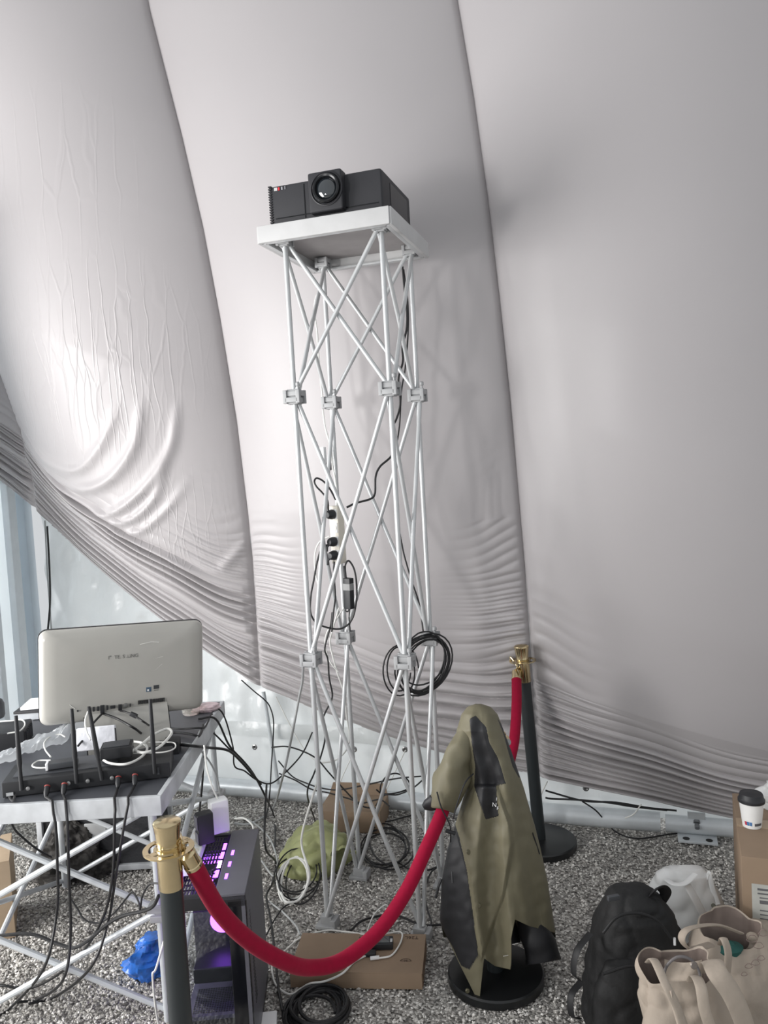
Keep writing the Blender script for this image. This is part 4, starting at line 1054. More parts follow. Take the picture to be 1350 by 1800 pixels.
# ---- gaming computer tower
M_case = mat('pc_case_black', srgb(30, 30, 34), rough=0.4, var=0.06)
M_case2 = mat('pc_case_grey', srgb(88, 88, 96), rough=0.45, var=0.04)
M_glow = mat('led_violet', (0.25, 0.08, 0.9), .4, emit=(0.36, 0.09, 1.0, 1), estr=6.0)
M_glow2 = mat('led_pink_white', (0.8, 0.5, 0.9), .4, emit=(0.85, 0.5, 1.0, 1), estr=7.0)
kz = .50
kFR, kBR = G(431, 1569, kz), G(455, 1456, kz)
kay = (kBR - kFR); kay.z = 0; kD = kay.length; kay.normalize(); kax = Vector((kay.y, -kay.x, 0)); kW = .215
def KP(a, b, z): return Vector((kFR.x, kFR.y, 0)) - kax * (kW - a) + kay * b + Vector((0, 0, z))
RK = Matrix((kax, kay, Vector((0, 0, 1)))).transposed()
pcs = thing('gaming_computer', 'black computer tower with glass side and violet lights beside the desk', 'computer', KP(kW / 2, kD / 2, 0))
MB().box(KP(kW - .008, kD / 2, kz / 2 + .01), (.016, kD, kz - .03), RK, .003).build('side_panel', M_case2, pcs)
MB().box(KP(kW / 2, kD - .008, kz / 2 + .01), (kW - .02, .016, kz - .03), RK, .003).build('rear_panel', M_case, pcs)
MB().box(KP(kW / 2, kD / 2, .02), (kW, kD, .03), RK, .004).build('floor_plate', M_case, pcs)
for a in (.02, kW - .02):
    for b in (.03, kD - .03): MB().box(KP(a, b, .004), (.03, .04, .008), RK).build('rubber_foot', M_dark, pcs)
tp2 = MB().box(KP(kW * .80, kD / 2, kz - .01), (kW * .40, kD, .02), RK, .003).build('top_panel', M_case2, pcs)
MB().box(KP(kW * .06, kD / 2, kz - .012), (kW * .12, kD, .018), RK, .003).build('top_rail', M_case, pcs)
MB().box(KP(kW / 2, .012, kz - .022), (kW, .024, .036), RK, .003).build('front_top_bar', M_case, pcs)
MB().box(KP(kW - .026, .010, kz / 2), (.052, .020, kz - .04), RK, .003).build('front_column', mat('pc_gloss_black', srgb(14, 15, 20), .15), pcs)
MB().box(KP(.010, .010, kz / 2), (.02, .020, kz - .04), RK, .003).build('front_column', M_case, pcs)
MB().box(KP(kW * .45, .045, kz - .050), (kW * .6, .008, .006), RK).build('light_strip', mat('violet_tint_glow', (0.25, 0.08, 0.9), .4, emit=(0.36, 0.09, 1.0, 1), estr=25.0), pcs)  # glowing strip added under the bar to tint the interior violet
# mesh top between rails with lit fan slots
for k in range(9):
    MB().box(KP(kW * .15 + k * .009, kD / 2, kz - .012), (.0035, kD - .05, .004), RK).build('mesh_bar', M_case, pcs)
for k in range(13):
    MB().box(KP(kW * .34, .03 + k * .028, kz - .011), (kW * .42, .003, .004), RK).build('mesh_bar', M_case, pcs)
for k in range(5):
    MB().box(KP(kW * .30 + k * .010, kD * .50, kz - .020), (.006, kD * .42, .003), RK).build('light_strip', M_glow, pcs)
for k in range(4):
    MB().box(KP(kW * .56, kD * (.30 + .14 * k), kz + .0005), (.010, kD * .10, .002), RK).build('light_slot', M_glow2 if k == 1 else M_glow, tp2)
for k in range(3):
    MB().box(KP(kW * .70, kD * (.25 + .18 * k), kz + .0005), (.008, kD * .07, .002), RK).build('light_slot', M_glow, tp2)
MB().box(KP(kW * .08, kD * .14, kz - .002), (.008, kD * .22, .003), RK).build('light_strip', M_glow, pcs)
fan = MB(); fcn = KP(kW * .40, kD * .45, kz - .016)
fan.lathe([(.0, .008), (.020, .008), (.024, .0)], fcn, 24)
for k in range(4):
    fan.tube([fcn + Vector((r_ * math.cos(k * 1.57 + .4), r_ * math.sin(k * 1.57 + .4), .006)) for r_ in (.02, .05)], .003, 6)
fan.build('top_fan', M_case, pcs)
# inside: board, graphics card, shroud with perforations, front glass
MB().box(KP(kW / 2, kD * .55, kz * .52), (kW - .05, .01, kz * .62), RK).build('mainboard', mat('board_dark', srgb(36, 36, 46), .5), pcs)
MB().box(KP(kW / 2, kD * .34, kz * .46), (kW * .6, .13, .045), RK, .006).build('graphics_card', M_case, pcs)
cl_ = MB().lathe([(.0, 0), (.032, 0), (.032, .03), (.026, .034), (0, .034)], KP(kW * .55, kD * .53, kz * .66), 24, axis_to(-kay)).build('cpu_cooler', M_case, pcs)
MB().lathe([(.033, .028), (.037, .028), (.037, .036), (.033, .036)], KP(kW * .55, kD * .53, kz * .66), 24, axis_to(-kay)).build('cooler_ring', M_glow, cl_)
for k in range(3):
    MB().box(KP(kW * (.62 + .05 * k), kD * .5, kz * .80), (.006, .03, .10), RK).build('memory_stick', M_glow if k % 2 == 0 else M_case, pcs)
shd = MB().box(KP(kW * .46, kD * .30, .14), (kW * .70, kD * .5, .012), RK @ Matrix.Rotation(.0, 3, 'X'), .002).build('shroud', mat('shroud_violet_grey', srgb(84, 80, 100), .4), pcs)
hole = MB()
for i in range(16):
    for j in range(14): hole.box(KP(kW * .20 + i * .0072, .035 + j * .0078, .1465), (.0046, .0046, .001), RK)
hole.build('perforation', M_dark, shd)['kind'] = 'stuff'
MB().box(KP(kW * .46, .055, .075), (kW * .70, .006, .13), RK).build('shroud_front', M_case, pcs)
gp = mat('front_glass', (0.8, 0.85, 0.9), .03, transmission=1.0, var=.0)
MB().box(KP(kW * .44, .004, kz * .5), (kW * .66, .003, kz - .09), RK).build('glass_panel', gp, pcs)
for k in range(26):
    MB().box(KP(kW + .0005, .06 + .001 * k, kz * .83 - k * .011), (.001, .010 + .0012 * k, .003), RK).build('side_vent', M_dark, pcs)
# power strip and chargers on the computer
ps = KP(kW * .17, kD * .62, kz + .001)
pst = thing('power_strip', 'white power strip lying on top of the gaming computer', 'power strip', ps)
MB().box(ps + Vector((0, 0, .014)), (.050, .26, .026), RK, .004).build('strip_body', M_wht, pst)
for k in range(4): MB().lathe([(0, 0), (.017, 0), (.018, .002), (0, .002)], ps + kay * (-.09 + k * .06) + Vector((0, 0, .026)), 20).build('socket', mat('socket_cream', srgb(214, 210, 200), .5), pst)
ch1 = AY(375, 1490, ps.y + .02); c1 = thing('black_charger', 'black plug-in charger with grey faces on the power strip', 'charger', ps + Vector((0, 0, .03)))
o1 = ps + kax * .012 + kay * .02 + Vector((0, 0, .027))
MB().box(o1 + Vector((.02, -.005, .05)), (.050, .034, .095), rotz(.5), .006).build('housing', M_dark, c1)
MB().box(o1 + Vector((.02, -.005, .072)) + rotz(.5) @ Vector((-.026, -.002, 0)), (.003, .030, .040), rotz(.5), .001).build('grey_face', M_case2, c1)
MB().box(o1 + Vector((.02, -.005, .025)) + rotz(.5) @ Vector((-.026, -.002, 0)), (.003, .030, .034), rotz(.5), .001).build('grey_face', M_case2, c1)
o2 = ps + kax * .030 + kay * .085 + Vector((0, 0, .027))
c2 = thing('white_charger', 'white square plug-in charger standing behind the black one', 'charger', o2)
MB().box(o2 + Vector((.035, .0, .055)), (.058, .040, .105), rotz(.5), .008).build('housing', M_wht, c2)
MB().tube(smooth_path([o2 + Vector((.035, 0, .107)), o2 + Vector((.02, 0, .15)), o2 + Vector((.0, .03, .20)), o2 + Vector((-.01, .06, .26))], 8), .003, 8).build('charger_lead', M_cbw, c2)
# blue bag seen beside the stanchion
bc = G(258, 1710, 0)
crumple('blue_bag', 'shiny blue plastic bag on the gravel behind the near stanchion', 'bag', [(.003, bc.x + .01, bc.y, .055, .05), (.04, bc.x + .01, bc.y, .07, .06), (.09, bc.x + .015, bc.y, .055, .05), (.12, bc.x + .02, bc.y, .02, .02)], mat('bag_blue', srgb(44, 104, 190), .2, var=.5, scale=24), 9, .025, 20)
wb = G(470, 1796, 0)
tag(MB().box(wb + Vector((0, -.03, .012)), (.065, .09, .02), rotz(.1), .003).build('white_carton', M_wht), 'small white box lying at the foot of the gaming computer', 'box')

# ================================================================== BAGS AT THE RIGHT
def bag_body(rows, yc, exp=.75, seg=96, sub=12, nz=.006, freq=12, seed=0, tilt=0.0, open_top=False, lean=0.0, depth_in=.06, crease=0.0):
    """rows: (py, xl, xr, half depth) from the bottom up; returns MB with the outer skin (and a folded-in mouth)."""
    pf = PX(Vector(((rows[0][1] + rows[0][2]) / 2 / F_PX * yc - 675 / F_PX * yc, yc, 0)))[1]
    rows = [(pf, rows[0][1], rows[0][2], rows[0][3] * .9)] + [r for r in rows if r[0] < pf - 8]
    P = np.array(rows, float); n = (len(rows) - 1) * sub + 1
    t = np.linspace(0, len(rows) - 1, n)
    cols = [np.interp(t, range(len(rows)), P[:, k]) for k in range(4)]
    for k in range(4):
        c = cols[k].copy(); c[1:-1] = (cols[k][:-2] + 2 * cols[k][1:-1] + cols[k][2:]) / 4; cols[k] = c
    rings = []
    for i in range(n):
        py, xl, xr, hd = [c[i] for c in cols]
        a0, a1 = AY(xl, py, yc + lean * i / n), AY(xr, py, yc + lean * i / n); c = (a0 + a1) / 2; hw = (a1 - a0).length / 2
        rings.append((c, hw, hd, i / (n - 1)))
    if open_top:
        c, hw, hd, f = rings[-1]
        split = len(rings)
        rings.append((c - Vector((0, 0, .004)), hw * .975, hd * .96, 1))
        for q in (.25, .5, .75, 1.0): rings.append((c - Vector((0, 0, depth_in * q)), hw * (.97 - .12 * q), hd * (.95 - .15 * q), 1))
    vs = []
    for ri, (c, hw, hd, f) in enumerate(rings):
        for k in range(seg):
            a = 2 * math.pi * k / seg; ca, sa = math.cos(a), math.sin(a)
            x = hw * math.copysign(abs(ca) ** exp, ca); y = -hd * math.copysign(abs(sa) ** exp, sa)
            p = c + Vector((x, y, 0)); p.z += tilt * f * (y / max(hd, .01)) + (tilt > 0) * f ** 6 * .012 * math.sin(3 * a + seed)
            v = p * freq + Vector((seed * 3.1, 0, 0))
            dsp = noise.noise(v) * nz + crease * (abs(noise.noise(v * 1.7 + Vector((0, 9, 0)))) - .2) - crease * .35 * max(0, 1 - 6 * abs(noise.noise(v * 1.1 + Vector((4, 0, 7)))))
            out = Vector((ca, -sa, .05)); p = p + out * dsp
            p.z = max(p.z, .003 + .001 * (ri > 0)); vs.append(p)
    m = len(rings)
    fs = [(i * seg + k, i * seg + (k + 1) % seg, (i + 1) * seg + (k + 1) % seg, (i + 1) * seg + k) for i in range(m - 1) for k in range(seg)]
    cap0, cap1 = tuple(range(seg))[::-1], tuple(range((m - 1) * seg, m * seg))
    if open_top:
        k = split * seg
        inner = MB().add(vs[k:], [tuple(i - k for i in f) for f in fs[k:]] + [tuple(i - k for i in cap1)])
        return MB().add(vs[:k + seg], fs[:k] + [cap0]), inner
    return MB().add(vs, fs + [cap0, cap1]), rings
def strap(pts, w, m, name, parent, th=.003, nrm=None):
    P = smooth_path(pts, 10)
    return MB().tube(P, w / 2, 12, flat=(th / w * 1.1, 1)).build(name, m, parent, angle=60)
M_nyl = mat('backpack_black', srgb(17, 17, 18), rough=0.75, var=0.12, scale=20, bump=.2, bscale=60)
M_nyl2 = mat('backpack_strap', srgb(16, 16, 18), rough=0.6, var=0.08)
by_ = 2.24
bpk = thing('backpack', 'black backpack standing upright on the gravel', 'backpack', G(1115, 1895, 0))
bpk_rows = [(1905, 1022, 1215, .10), (1880, 1012, 1222, .11), (1820, 1014, 1222, .115), (1760, 1022, 1218, .11), (1700, 1030, 1210, .105), (1640, 1042, 1196, .095), (1600, 1055, 1180, .085), (1575, 1068, 1160, .06), (1562, 1082, 1140, .035), (1558, 1096, 1122, .012)]
mb1, _ = bag_body(bpk_rows, by_, nz=.008, freq=9, seed=1, crease=.012); mb1.build('main_compartment', M_nyl, bpk, angle=60)
mb2, _ = bag_body([(1905, 1040, 1195, .05), (1860, 1034, 1205, .06), (1780, 1042, 1200, .06), (1720, 1050, 1190, .05), (1690, 1062, 1178, .03), (1684, 1080, 1160, .01)], by_ - .09, nz=.008, freq=10, seed=2, crease=.014); mb2.build('front_pocket', M_nyl, bpk, angle=60)
MB().tube(smooth_path([AY(1060, 1640, by_ - .105), AY(1085, 1612, by_ - .098), AY(1120, 1605, by_ - .095), AY(1155, 1618, by_ - .098), AY(1180, 1650, by_ - .105)], 8), .004, 8).build('zip', M_nyl2, bpk)
MB().tube(smooth_path([AY(1060, 1712, by_ - .135), AY(1110, 1698, by_ - .135), AY(1170, 1708, by_ - .135)], 8), .004, 8).build('zip', M_nyl2, bpk)
strap([AY(1140, 1578, by_ - .02), AY(1150, 1566, by_ - .03), AY(1162, 1560, by_ - .02), AY(1170, 1570, by_), AY(1160, 1588, by_ + .01)], .034, M_nyl2, 'top_handle', bpk, .006)
strap([AY(1038, 1640, by_ - .05), AY(1014, 1672, by_ - .08), AY(1008, 1710, by_ - .09), AY(1018, 1722, by_ - .08)], .022, M_nyl2, 'side_strap', bpk)
strap([AY(1022, 1725, by_ - .06), AY(1004, 1750, by_ - .09), AY(1005, 1785, by_ - .10), AY(1020, 1790, by_ - .08)], .022, M_nyl2, 'side_strap', bpk)
MB().box(AY(1078, 1578, by_ - .075), (.035, .012, .014), rotz(.2), .003).build('buckle', M_dark2, bpk)
MB().box(AY(1186, 1655, by_ - .10), (.006, .004, .022), bev=.001).build('care_tag', M_wht, bpk)
# white plastic carrier bag behind
M_pl = mat('carrier_white', srgb(238, 239, 238), rough=0.3, var=0.03, scale=8, trans=.15)
wy = 2.50
pbag = thing('carrier_bag', 'white plastic carrier bag between the backpack and the carton', 'bag', G(1220, 1712, 0))
mb3, _ = bag_body([(1722, 1165, 1300, .07), (1700, 1158, 1304, .09), (1650, 1152, 1296, .10), (1600, 1147, 1278, .09), (1560, 1146, 1258, .07), (1535, 1152, 1244, .045), (1526, 1165, 1232, .018)], wy, nz=.010, freq=7, seed=4, crease=.014, seg=128); mb3.build('bag_body', M_pl, pbag, angle=40)
strap([AY(1208, 1556, wy - .085), AY(1222, 1580, wy - .105), AY(1238, 1610, wy - .115), AY(1255, 1645, wy - .115)], .034, M_pl, 'handle', pbag, .004)
strap([AY(1172, 1546, wy - .06), AY(1186, 1554, wy - .09), AY(1204, 1552, wy - .09), AY(1222, 1536, wy - .06)], .022, M_pl, 'handle', pbag, .004)
strap([AY(1242, 1545, wy - .03), AY(1246, 1535, wy - .03), AY(1252, 1560, wy - .05), AY(1262, 1590, wy - .07)], .016, M_pl, 'torn_edge', pbag, .004)
for (x, y) in ((1254, 1592),):
    MB().lathe([(0, 0), (.007, 0), (.007, .002), (0, .002)], AY(x, y, wy - .112), 16, axis_to((-.2, -1, .3))).build('handle_hole', mat('hole_grey', srgb(116, 116, 106), .8), pbag)
# tote bags
M_tote = mat('tote_cotton', srgb(164, 152, 139), rough=0.85, var=0.05, scale=20, bump=.25, bscale=45)
M_in = mat('tote_inside_shade', srgb(116, 103, 96), rough=0.9)  # shade of the bag mouth put into a darker cloth colour
ty1 = 2.16
tt1 = thing('printed_tote', 'cream cotton tote bag with faint outline print against the carton', 'tote bag', G(1290, 1820, 0))
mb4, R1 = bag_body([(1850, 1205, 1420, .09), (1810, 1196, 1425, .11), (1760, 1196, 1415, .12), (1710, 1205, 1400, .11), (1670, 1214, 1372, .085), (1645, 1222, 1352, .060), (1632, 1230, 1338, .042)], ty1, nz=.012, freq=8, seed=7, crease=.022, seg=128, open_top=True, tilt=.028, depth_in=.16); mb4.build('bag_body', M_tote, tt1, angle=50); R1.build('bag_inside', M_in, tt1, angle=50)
strap([AY(1250, 1660, ty1 - .06), AY(1214, 1668, ty1 - .11), AY(1198, 1650, ty1 - .12), AY(1212, 1632, ty1 - .10), AY(1260, 1626, ty1 - .04), AY(1302, 1640, ty1 - .02)], .026, M_tote, 'handle', tt1, .007)
strap([AY(1268, 1660, ty1 - .11), AY(1272, 1650, ty1 - .13), AY(1280, 1675, ty1 - .15), AY(1278, 1710, ty1 - .16)], .022, M_tote, 'handle', tt1, .006)
hump = bag_body([(1700, 1290, 1385, .06), (1660, 1298, 1378, .06), (1630, 1306, 1362, .045), (1618, 1318, 1345, .02)], ty1 + .06, nz=.012, freq=10, seed=12, crease=.02)[0].build('folded_back', M_tote, tt1, angle=50)
tl = G(1282, 1672, .26)
tag(crumple('teal_item', 'teal green soft item peeking out of the printed tote', 'garment', [(tl.z - .03, tl.x, tl.y + .02, .04, .03), (tl.z, tl.x, tl.y + .02, .042, .032), (tl.z + .014, tl.x, tl.y + .02, .02, .016)], mat('teal_cloth', srgb(34, 84, 78), .8), 4, .008, 20), 'teal green soft item peeking out of the printed tote', 'garment')
M_line = mat('tote_print', srgb(140, 122, 116), .8)
for k, (x, y, s_) in enumerate(((1322, 1650, 9), (1334, 1662, 8), (1316, 1698, 6), (1328, 1692, 7), (1342, 1640, 8), (1308, 1712, 5), (1338, 1684, 6))):
    yy = ty1 - (.150 if y > 1670 else .05)
    MB().tube([AY(x + s_ * math.cos(a) * (1 + .2 * math.sin(3 * a)), y + s_ * .7 * math.sin(a), yy) for a in np.linspace(0, 6.0, 18)], .0009, 5).build('outline_print', M_line, tt1)
ty2 = 1.90
tt2 = thing('plain_tote', 'plain cream cotton tote bag with long handles in the front right corner', 'tote bag', G(1200, 1900, 0))
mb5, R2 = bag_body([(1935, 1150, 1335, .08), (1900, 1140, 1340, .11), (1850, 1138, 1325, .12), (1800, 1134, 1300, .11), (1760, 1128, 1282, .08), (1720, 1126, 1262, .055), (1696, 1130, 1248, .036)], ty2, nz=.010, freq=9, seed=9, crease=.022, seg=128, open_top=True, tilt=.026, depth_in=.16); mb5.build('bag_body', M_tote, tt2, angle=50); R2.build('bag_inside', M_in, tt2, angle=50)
strap([AY(1140, 1692, ty2 + .02), AY(1150, 1688, ty2 - .05), AY(1170, 1730, ty2 - .12), AY(1190, 1770, ty2 - .14), AY(1212, 1830, ty2 - .15)], .022, M_tote, 'handle', tt2, .005)
strap([AY(1214, 1728, ty2 - .03), AY(1222, 1716, ty2 - .08), AY(1232, 1735, ty2 - .13), AY(1240, 1780, ty2 - .15), AY(1262, 1840, ty2 - .15)], .026, M_tote, 'handle', tt2, .005)
strap([AY(1236, 1708, ty2 - .02), AY(1250, 1690, ty2 - .06), AY(1262, 1712, ty2 - .10), AY(1285, 1745, ty2 - .12), AY(1305, 1790, ty2 - .13), AY(1320, 1840, ty2 - .13)], .05, M_tote, 'draped_edge', tt2, .008)
strap([AY(1178, 1740, ty2 - .13), AY(1182, 1765, ty2 - .135), AY(1192, 1800, ty2 - .14), AY(1204, 1840, ty2 - .14)], .014, M_tote, 'handle', tt2, .005)
tag(MB().tube(smooth_path([AY(1166, 1722, ty2 - .06), AY(1172, 1698, ty2 - .065), AY(1192, 1682, ty2 - .07), AY(1216, 1688, ty2 - .075), AY(1230, 1712, ty2 - .085), AY(1228, 1740, ty2 - .10)], 10), .0035, 8).build('thin_cable', mat('cord_grey', srgb(96, 92, 92), .6)), 'thin grey cord arching over the mouth of the plain tote', 'cable')
MB().lathe([(0, .003), (.007, .003), (.009, 0)], AY(1220, 1697, ty2 - .09), 16, axis_to((0, -1, .3))).build('snap_button', mat('snap_grey', srgb(120, 112, 106), .4, .5), tt2)

# inner pocket flap showing in the mouth of the plain tote
MB().grid(lambda u, v: AY(1168 + 66 * u, 1686 + 46 * v + 6 * math.sin(3 * u), ty2 - .012 - .022 * v + .010 * math.sin(5 * u + 2 * v)), 20, 12).build('inner_flap', M_tote, tt2, angle=60)

# ================================================================== POWER AND CABLES ON AND AROUND THE TOWER
c1_ = lambda x, y: (430 + x / 3.83, 270 + y / 3.83)
c2_ = lambda x, y: (480 + x / 3.83, 640 + y / 3.83)
c3_ = lambda x, y: (430 + x / 3.375, 1050 + y / 3.375)
c6_ = lambda x, y: (430 + x / 3.375, 1350 + y / 3.375)
c4_ = lambda x, y: (x / 3.14, 1060 + y / 3.14)
c5_ = lambda x, y: (x / 2.8125, 1400 + y / 2.8125)
c8_ = lambda x, y: (970 + x / 3.553, 1350 + y / 3.553)
def cable(name, label, pts, r, m, n=8, seg=7):
    return tag(MB().tube(over_desk(smooth_path(pts, n if 'desk_cable' != name else 20)), r, seg).build(name, m), label, 'cable')
def air(cv, pts, y0, y1=None):
    y1 = y0 if y1 is None else y1; k = max(len(pts) - 1, 1)
    return [AY(*cv(*p), y0 + (y1 - y0) * i / k) for i, p in enumerate(pts)]
def gnd(cv, pts, z=.010): return [G(*cv(*p), z) for p in pts]
# power strip tied to the rear left tower leg
sy = 3.02
pT, pB = AY(592, 889, sy), AY(595, 990, sy)
sa = (pT - pB); sl = sa.length; sa.normalize()
Rs = Matrix((Vector((.80, -.60, 0)), Vector((.60, .80, 0)), Vector((0, 0, 1)))).transposed()
fn_ = Vector((-.60, -.80, 0))
tst = thing('tower_power_strip', 'white power strip fixed upright to the tower leg', 'power strip', pB)
mid = (pT + pB) / 2
MB().box(mid, (.044, .038, sl), Rs, .004).build('strip_body', mat('strip_cream', srgb(214, 208, 196), .5, var=.03), tst)
for k in range(4):
    p = mid + Vector((0, 0, sl * (.36 - .235 * k))) + fn_ * .0195
    MB().box(p, (.036, .004, .038), Rs, .002).build('socket_plate', M_wht, tst)
    MB().lathe([(0, 0), (.014, 0), (.015, .002), (0, .002)], p + fn_ * .0015, 18, axis_to(fn_)).build('socket', mat('socket_cream', srgb(214, 210, 200), .5), tst)
for k, lab in ((0, 'topmost'), (2, 'middle'), (3, 'lowest')):
    p = mid + Vector((0, 0, sl * (.36 - .235 * k))) + fn_ * .023
    t = thing('power_plug', 'black power plug, %s of three, in the tower power strip' % lab, 'plug', p, 'plugs in the tower power strip')
    MB().lathe([(.018, 0), (.019, .006), (.016, .022), (.010, .030), (0, .031)], p, 18, axis_to(fn_)).build('plug_body', M_dark, t)
    MB().tube([p + fn_ * .02, p + fn_ * .024 + Vector((-.012, 0, .022 if k == 0 else -.018)), p + fn_ * .02 + Vector((-.016, 0, .04 if k == 0 else -.034))], .0045, 8).build('strain_relief', M_dark, t)
p = AY(568, 800, 3.08)
wa = thing('white_adapter', 'small white cable adapter hanging above the tower power strip', 'adapter', p)
MB().box(p, (.022, .018, .062), Rs, .004).build('housing', M_wht, wa)
MB().box(AY(578, 820, 3.06), (.018, .014, .030), Rs, .003).build('black_plug', M_dark, wa)
p = AY(613, 1043, 3.0)
pbk = thing('power_brick', 'black power brick with grey label hanging below the tower power strip', 'power supply', p)
MB().box(p, (.034, .026, .118), Rs @ Matrix.Rotation(.03, 3, 'Y'), .004).build('housing', M_dark, pbk)
MB().box(p + Vector((0, -.004, .026)), (.0345, .0265, .026), Rs, .002).build('grey_label', mat('label_mid_grey', srgb(146, 146, 146), .6), pbk)
MB().tube([p + Vector((-.008, 0, .055)), p + Vector((-.011, 0, .105))], .005, 8).build('strain_relief', M_dark, pbk)

cable('projector_lead', 'black projector power lead running down the rear tower leg into the strip',
      air(c1_, [(1062, 760), (1075, 900), (1092, 1060), (1090, 1180), (1062, 1300), (1065, 1400), (1035, 1520)], 3.06) +
      air(c2_, [(855, 270), (830, 370), (800, 440), (805, 600), (720, 690), (690, 760), (685, 870), (655, 908), (560, 935), (495, 965)], 3.06, 3.02), .0042, M_cbl)
cable('signal_cable', 'black signal cable dropping from the tray down to the hanging coil',
      air(c1_, [(1070, 780), (1098, 1000), (1100, 1200), (1080, 1450), (1055, 1600)], 3.075) +
      air(c2_, [(850, 420), (815, 640), (815, 760), (826, 960), (868, 1220), (900, 1350), (940, 1480), (980, 1600), (1000, 1720), (1010, 1800)], 3.07, 3.02), .0032, M_cbl)
cable('white_lead', 'white lead running from the tray down the rear left tower leg',
      air(c1_, [(535, 800), (510, 905), (477, 980), (470, 1080), (488, 1200), (500, 1400), (530, 1700)], 3.14) + air(c2_, [(330, 250), (350, 420), (388, 560), (405, 700), (430, 860), (428, 960)], 3.14, 3.04), .0036, M_cbw)
cable('plug_lead_loop', 'black lead looping up from the topmost plug of the tower strip', air(c2_, [(372, 985), (365, 915), (330, 865), (292, 825), (278, 790), (295, 768), (340, 790), (385, 845), (422, 915)], 2.99, 3.03), .0036, M_cbl)
cable('plug_lead_long', 'black lead making a long hanging loop from the strip to the power brick', air(c2_, [(380, 1210), (330, 1240), (300, 1320), (275, 1450), (255, 1560), (252, 1670), (290, 1740), (370, 1775), (460, 1780), (530, 1720), (560, 1600), (562, 1480), (545, 1380), (510, 1325), (487, 1350), (485, 1410)], 2.98, 3.0), .0036, M_cbl)
cable('white_loop_lead', 'white lead curling left of the tower power strip', air(c2_, [(378, 1160), (312, 1200), (282, 1280), (285, 1400), (305, 1500), (312, 1650), (303, 1790)], 3.02), .0032, M_cbw)
cable('brick_lead', 'thin black lead hanging from the power brick beside the tower leg', air(c2_, [(510, 1615), (495, 1640), (488, 1660), (505, 1665), (515, 1640), (512, 1720), (520, 1800)], 3.0), .0024, M_cbl)
cable('black_drop_lead', 'black lead falling from the lowest plug down through the tower to the gravel',
      air(c2_, [(412, 1330), (408, 1400), (418, 1560), (405, 1680), (395, 1800)], 2.99) + air(c3_, [(520, 90), (510, 170), (476, 300), (494, 370), (502, 480), (520, 590), (480, 680), (460, 740), (478, 830), (450, 950), (410, 1050), (372, 1170)], 3.0, 3.05) + gnd(c6_, [(420, 320), (440, 440), (410, 540), (330, 560)], .02), .0034, M_cbl)
cable('white_drop_lead', 'white lead falling inside the tower and curving up at its end', air(c3_, [(560, 60), (520, 200), (508, 280), (545, 430), (590, 570), (605, 700), (622, 830), (600, 910), (540, 965), (460, 982)], 3.03, 3.25), .0032, M_cbw)
cable('white_second_lead', 'second thin white lead twisting beside the rear left tower leg', air(c3_, [(590, 60), (545, 130), (488, 210), (480, 300), (512, 390), (555, 440)], 3.05), .0026, M_cbw)
cable('grey_lead', 'pale grey lead sweeping from the front left tower joint to the gravel', air(c3_, [(348, 390), (342, 500), (322, 600), (290, 770), (260, 920), (222, 1080)], 2.86, 3.2) + gnd(c3_, [(170, 1250), (100, 1310), (20, 1345), (-60, 1340)], .012), .0050, M_cbg)
cable('white_floor_lead', 'white lead dropping past the front left tower leg into the white coil', [AY(*c6_(440, 60), 3.05), AY(*c6_(400, 180), 3.05), AY(*c6_(345, 370), 3.05), AY(*c6_(340, 470), 3.05), AY(*c6_(372, 580), 3.0), AY(*c6_(382, 660), 2.98), G(*c6_(330, 775), .02), G(*c6_(250, 795), .02), G(*c6_(215, 740), .03)], .0045, M_cbw)
# bracing rod and cords of the tent wall
tag(MB().tube([AW(463, 1216, .06), AW(489, 1378, .06)], .010, 10).build('brace_pole', M_rail), 'thin white brace pole rising from the ground rail to the drape hem', 'pole')
cable('tie_cord', 'white tie cord slanting from the drape hem down to the eyelet band', [AW(*c3_(185, 590), .06), AW(*c3_(260, 740), .06), AW(*c3_(345, 890), .05), AW(*c3_(410, 965), .05)], .0028, M_cbw)
cable('eyelet_cord', 'thin white cord tied from an eyelet down behind the tower centre', [AW(*c3_(655, 905), .05), AW(*c3_(600, 1020), .05), AW(*c3_(545, 1150), .07)], .0025, M_cbw)
cable('eyelet_cord', 'thin white cord tied from the eyelet behind the right tower legs', [AW(*c3_(955, 905), .05), AW(*c3_(900, 1020), .05), AW(*c3_(832, 1160), .07)], .0025, M_cbw)
cable('rail_tie', 'white cord tying the drape hem to the rail beside the far stanchion', [AW(962, 1374, .12), AW(955, 1388, .09), AW(948, 1404, .09)], .003, M_cbw)
cable('rail_tie', 'white cord tying the drape hem to the rail near the steel bracket', [AW(1127, 1414, .12), AW(1114, 1431, .10), AW(1099, 1438, .09)], .003, M_cbw)
# tangle behind the tower
cable('floor_cable', 'black cable dropping steeply from the desk to the gravel left of the tower', [Vector((DX1 - .05, 2.98, ZK + .007)), Vector((DX1 + .012, 3.0, ZK - .004))] + air(c3_, [(-90, 880), (0, 980), (60, 1060), (130, 1195)], 3.1, 3.25) + gnd(c3_, [(172, 1290), (182, 1400), (178, 1500)]), .0042, M_cbl)
cable('floor_cable', 'black cable sagging along the tarpaulin left of the tower', [Vector((DX1 - .05, 3.10, ZK + .007)), Vector((DX1 + .012, 3.11, ZK - .01)), Vector((DX1 + .04, 3.14, ZK - .16))] + air(c3_, [(-60, 1000), (0, 1030), (70, 1082), (150, 1105), (230, 1050), (340, 930), (402, 800)], 3.2, 3.3), .0032, M_cbl)
cable('floor_cable', 'black cable arching from the brace pole down to the small carton', air(c3_, [(160, 890), (250, 885), (350, 915), (430, 960), (500, 1040), (600, 1150), (690, 1235), (800, 1255)], 3.62, 3.5), .0036, M_cbl)
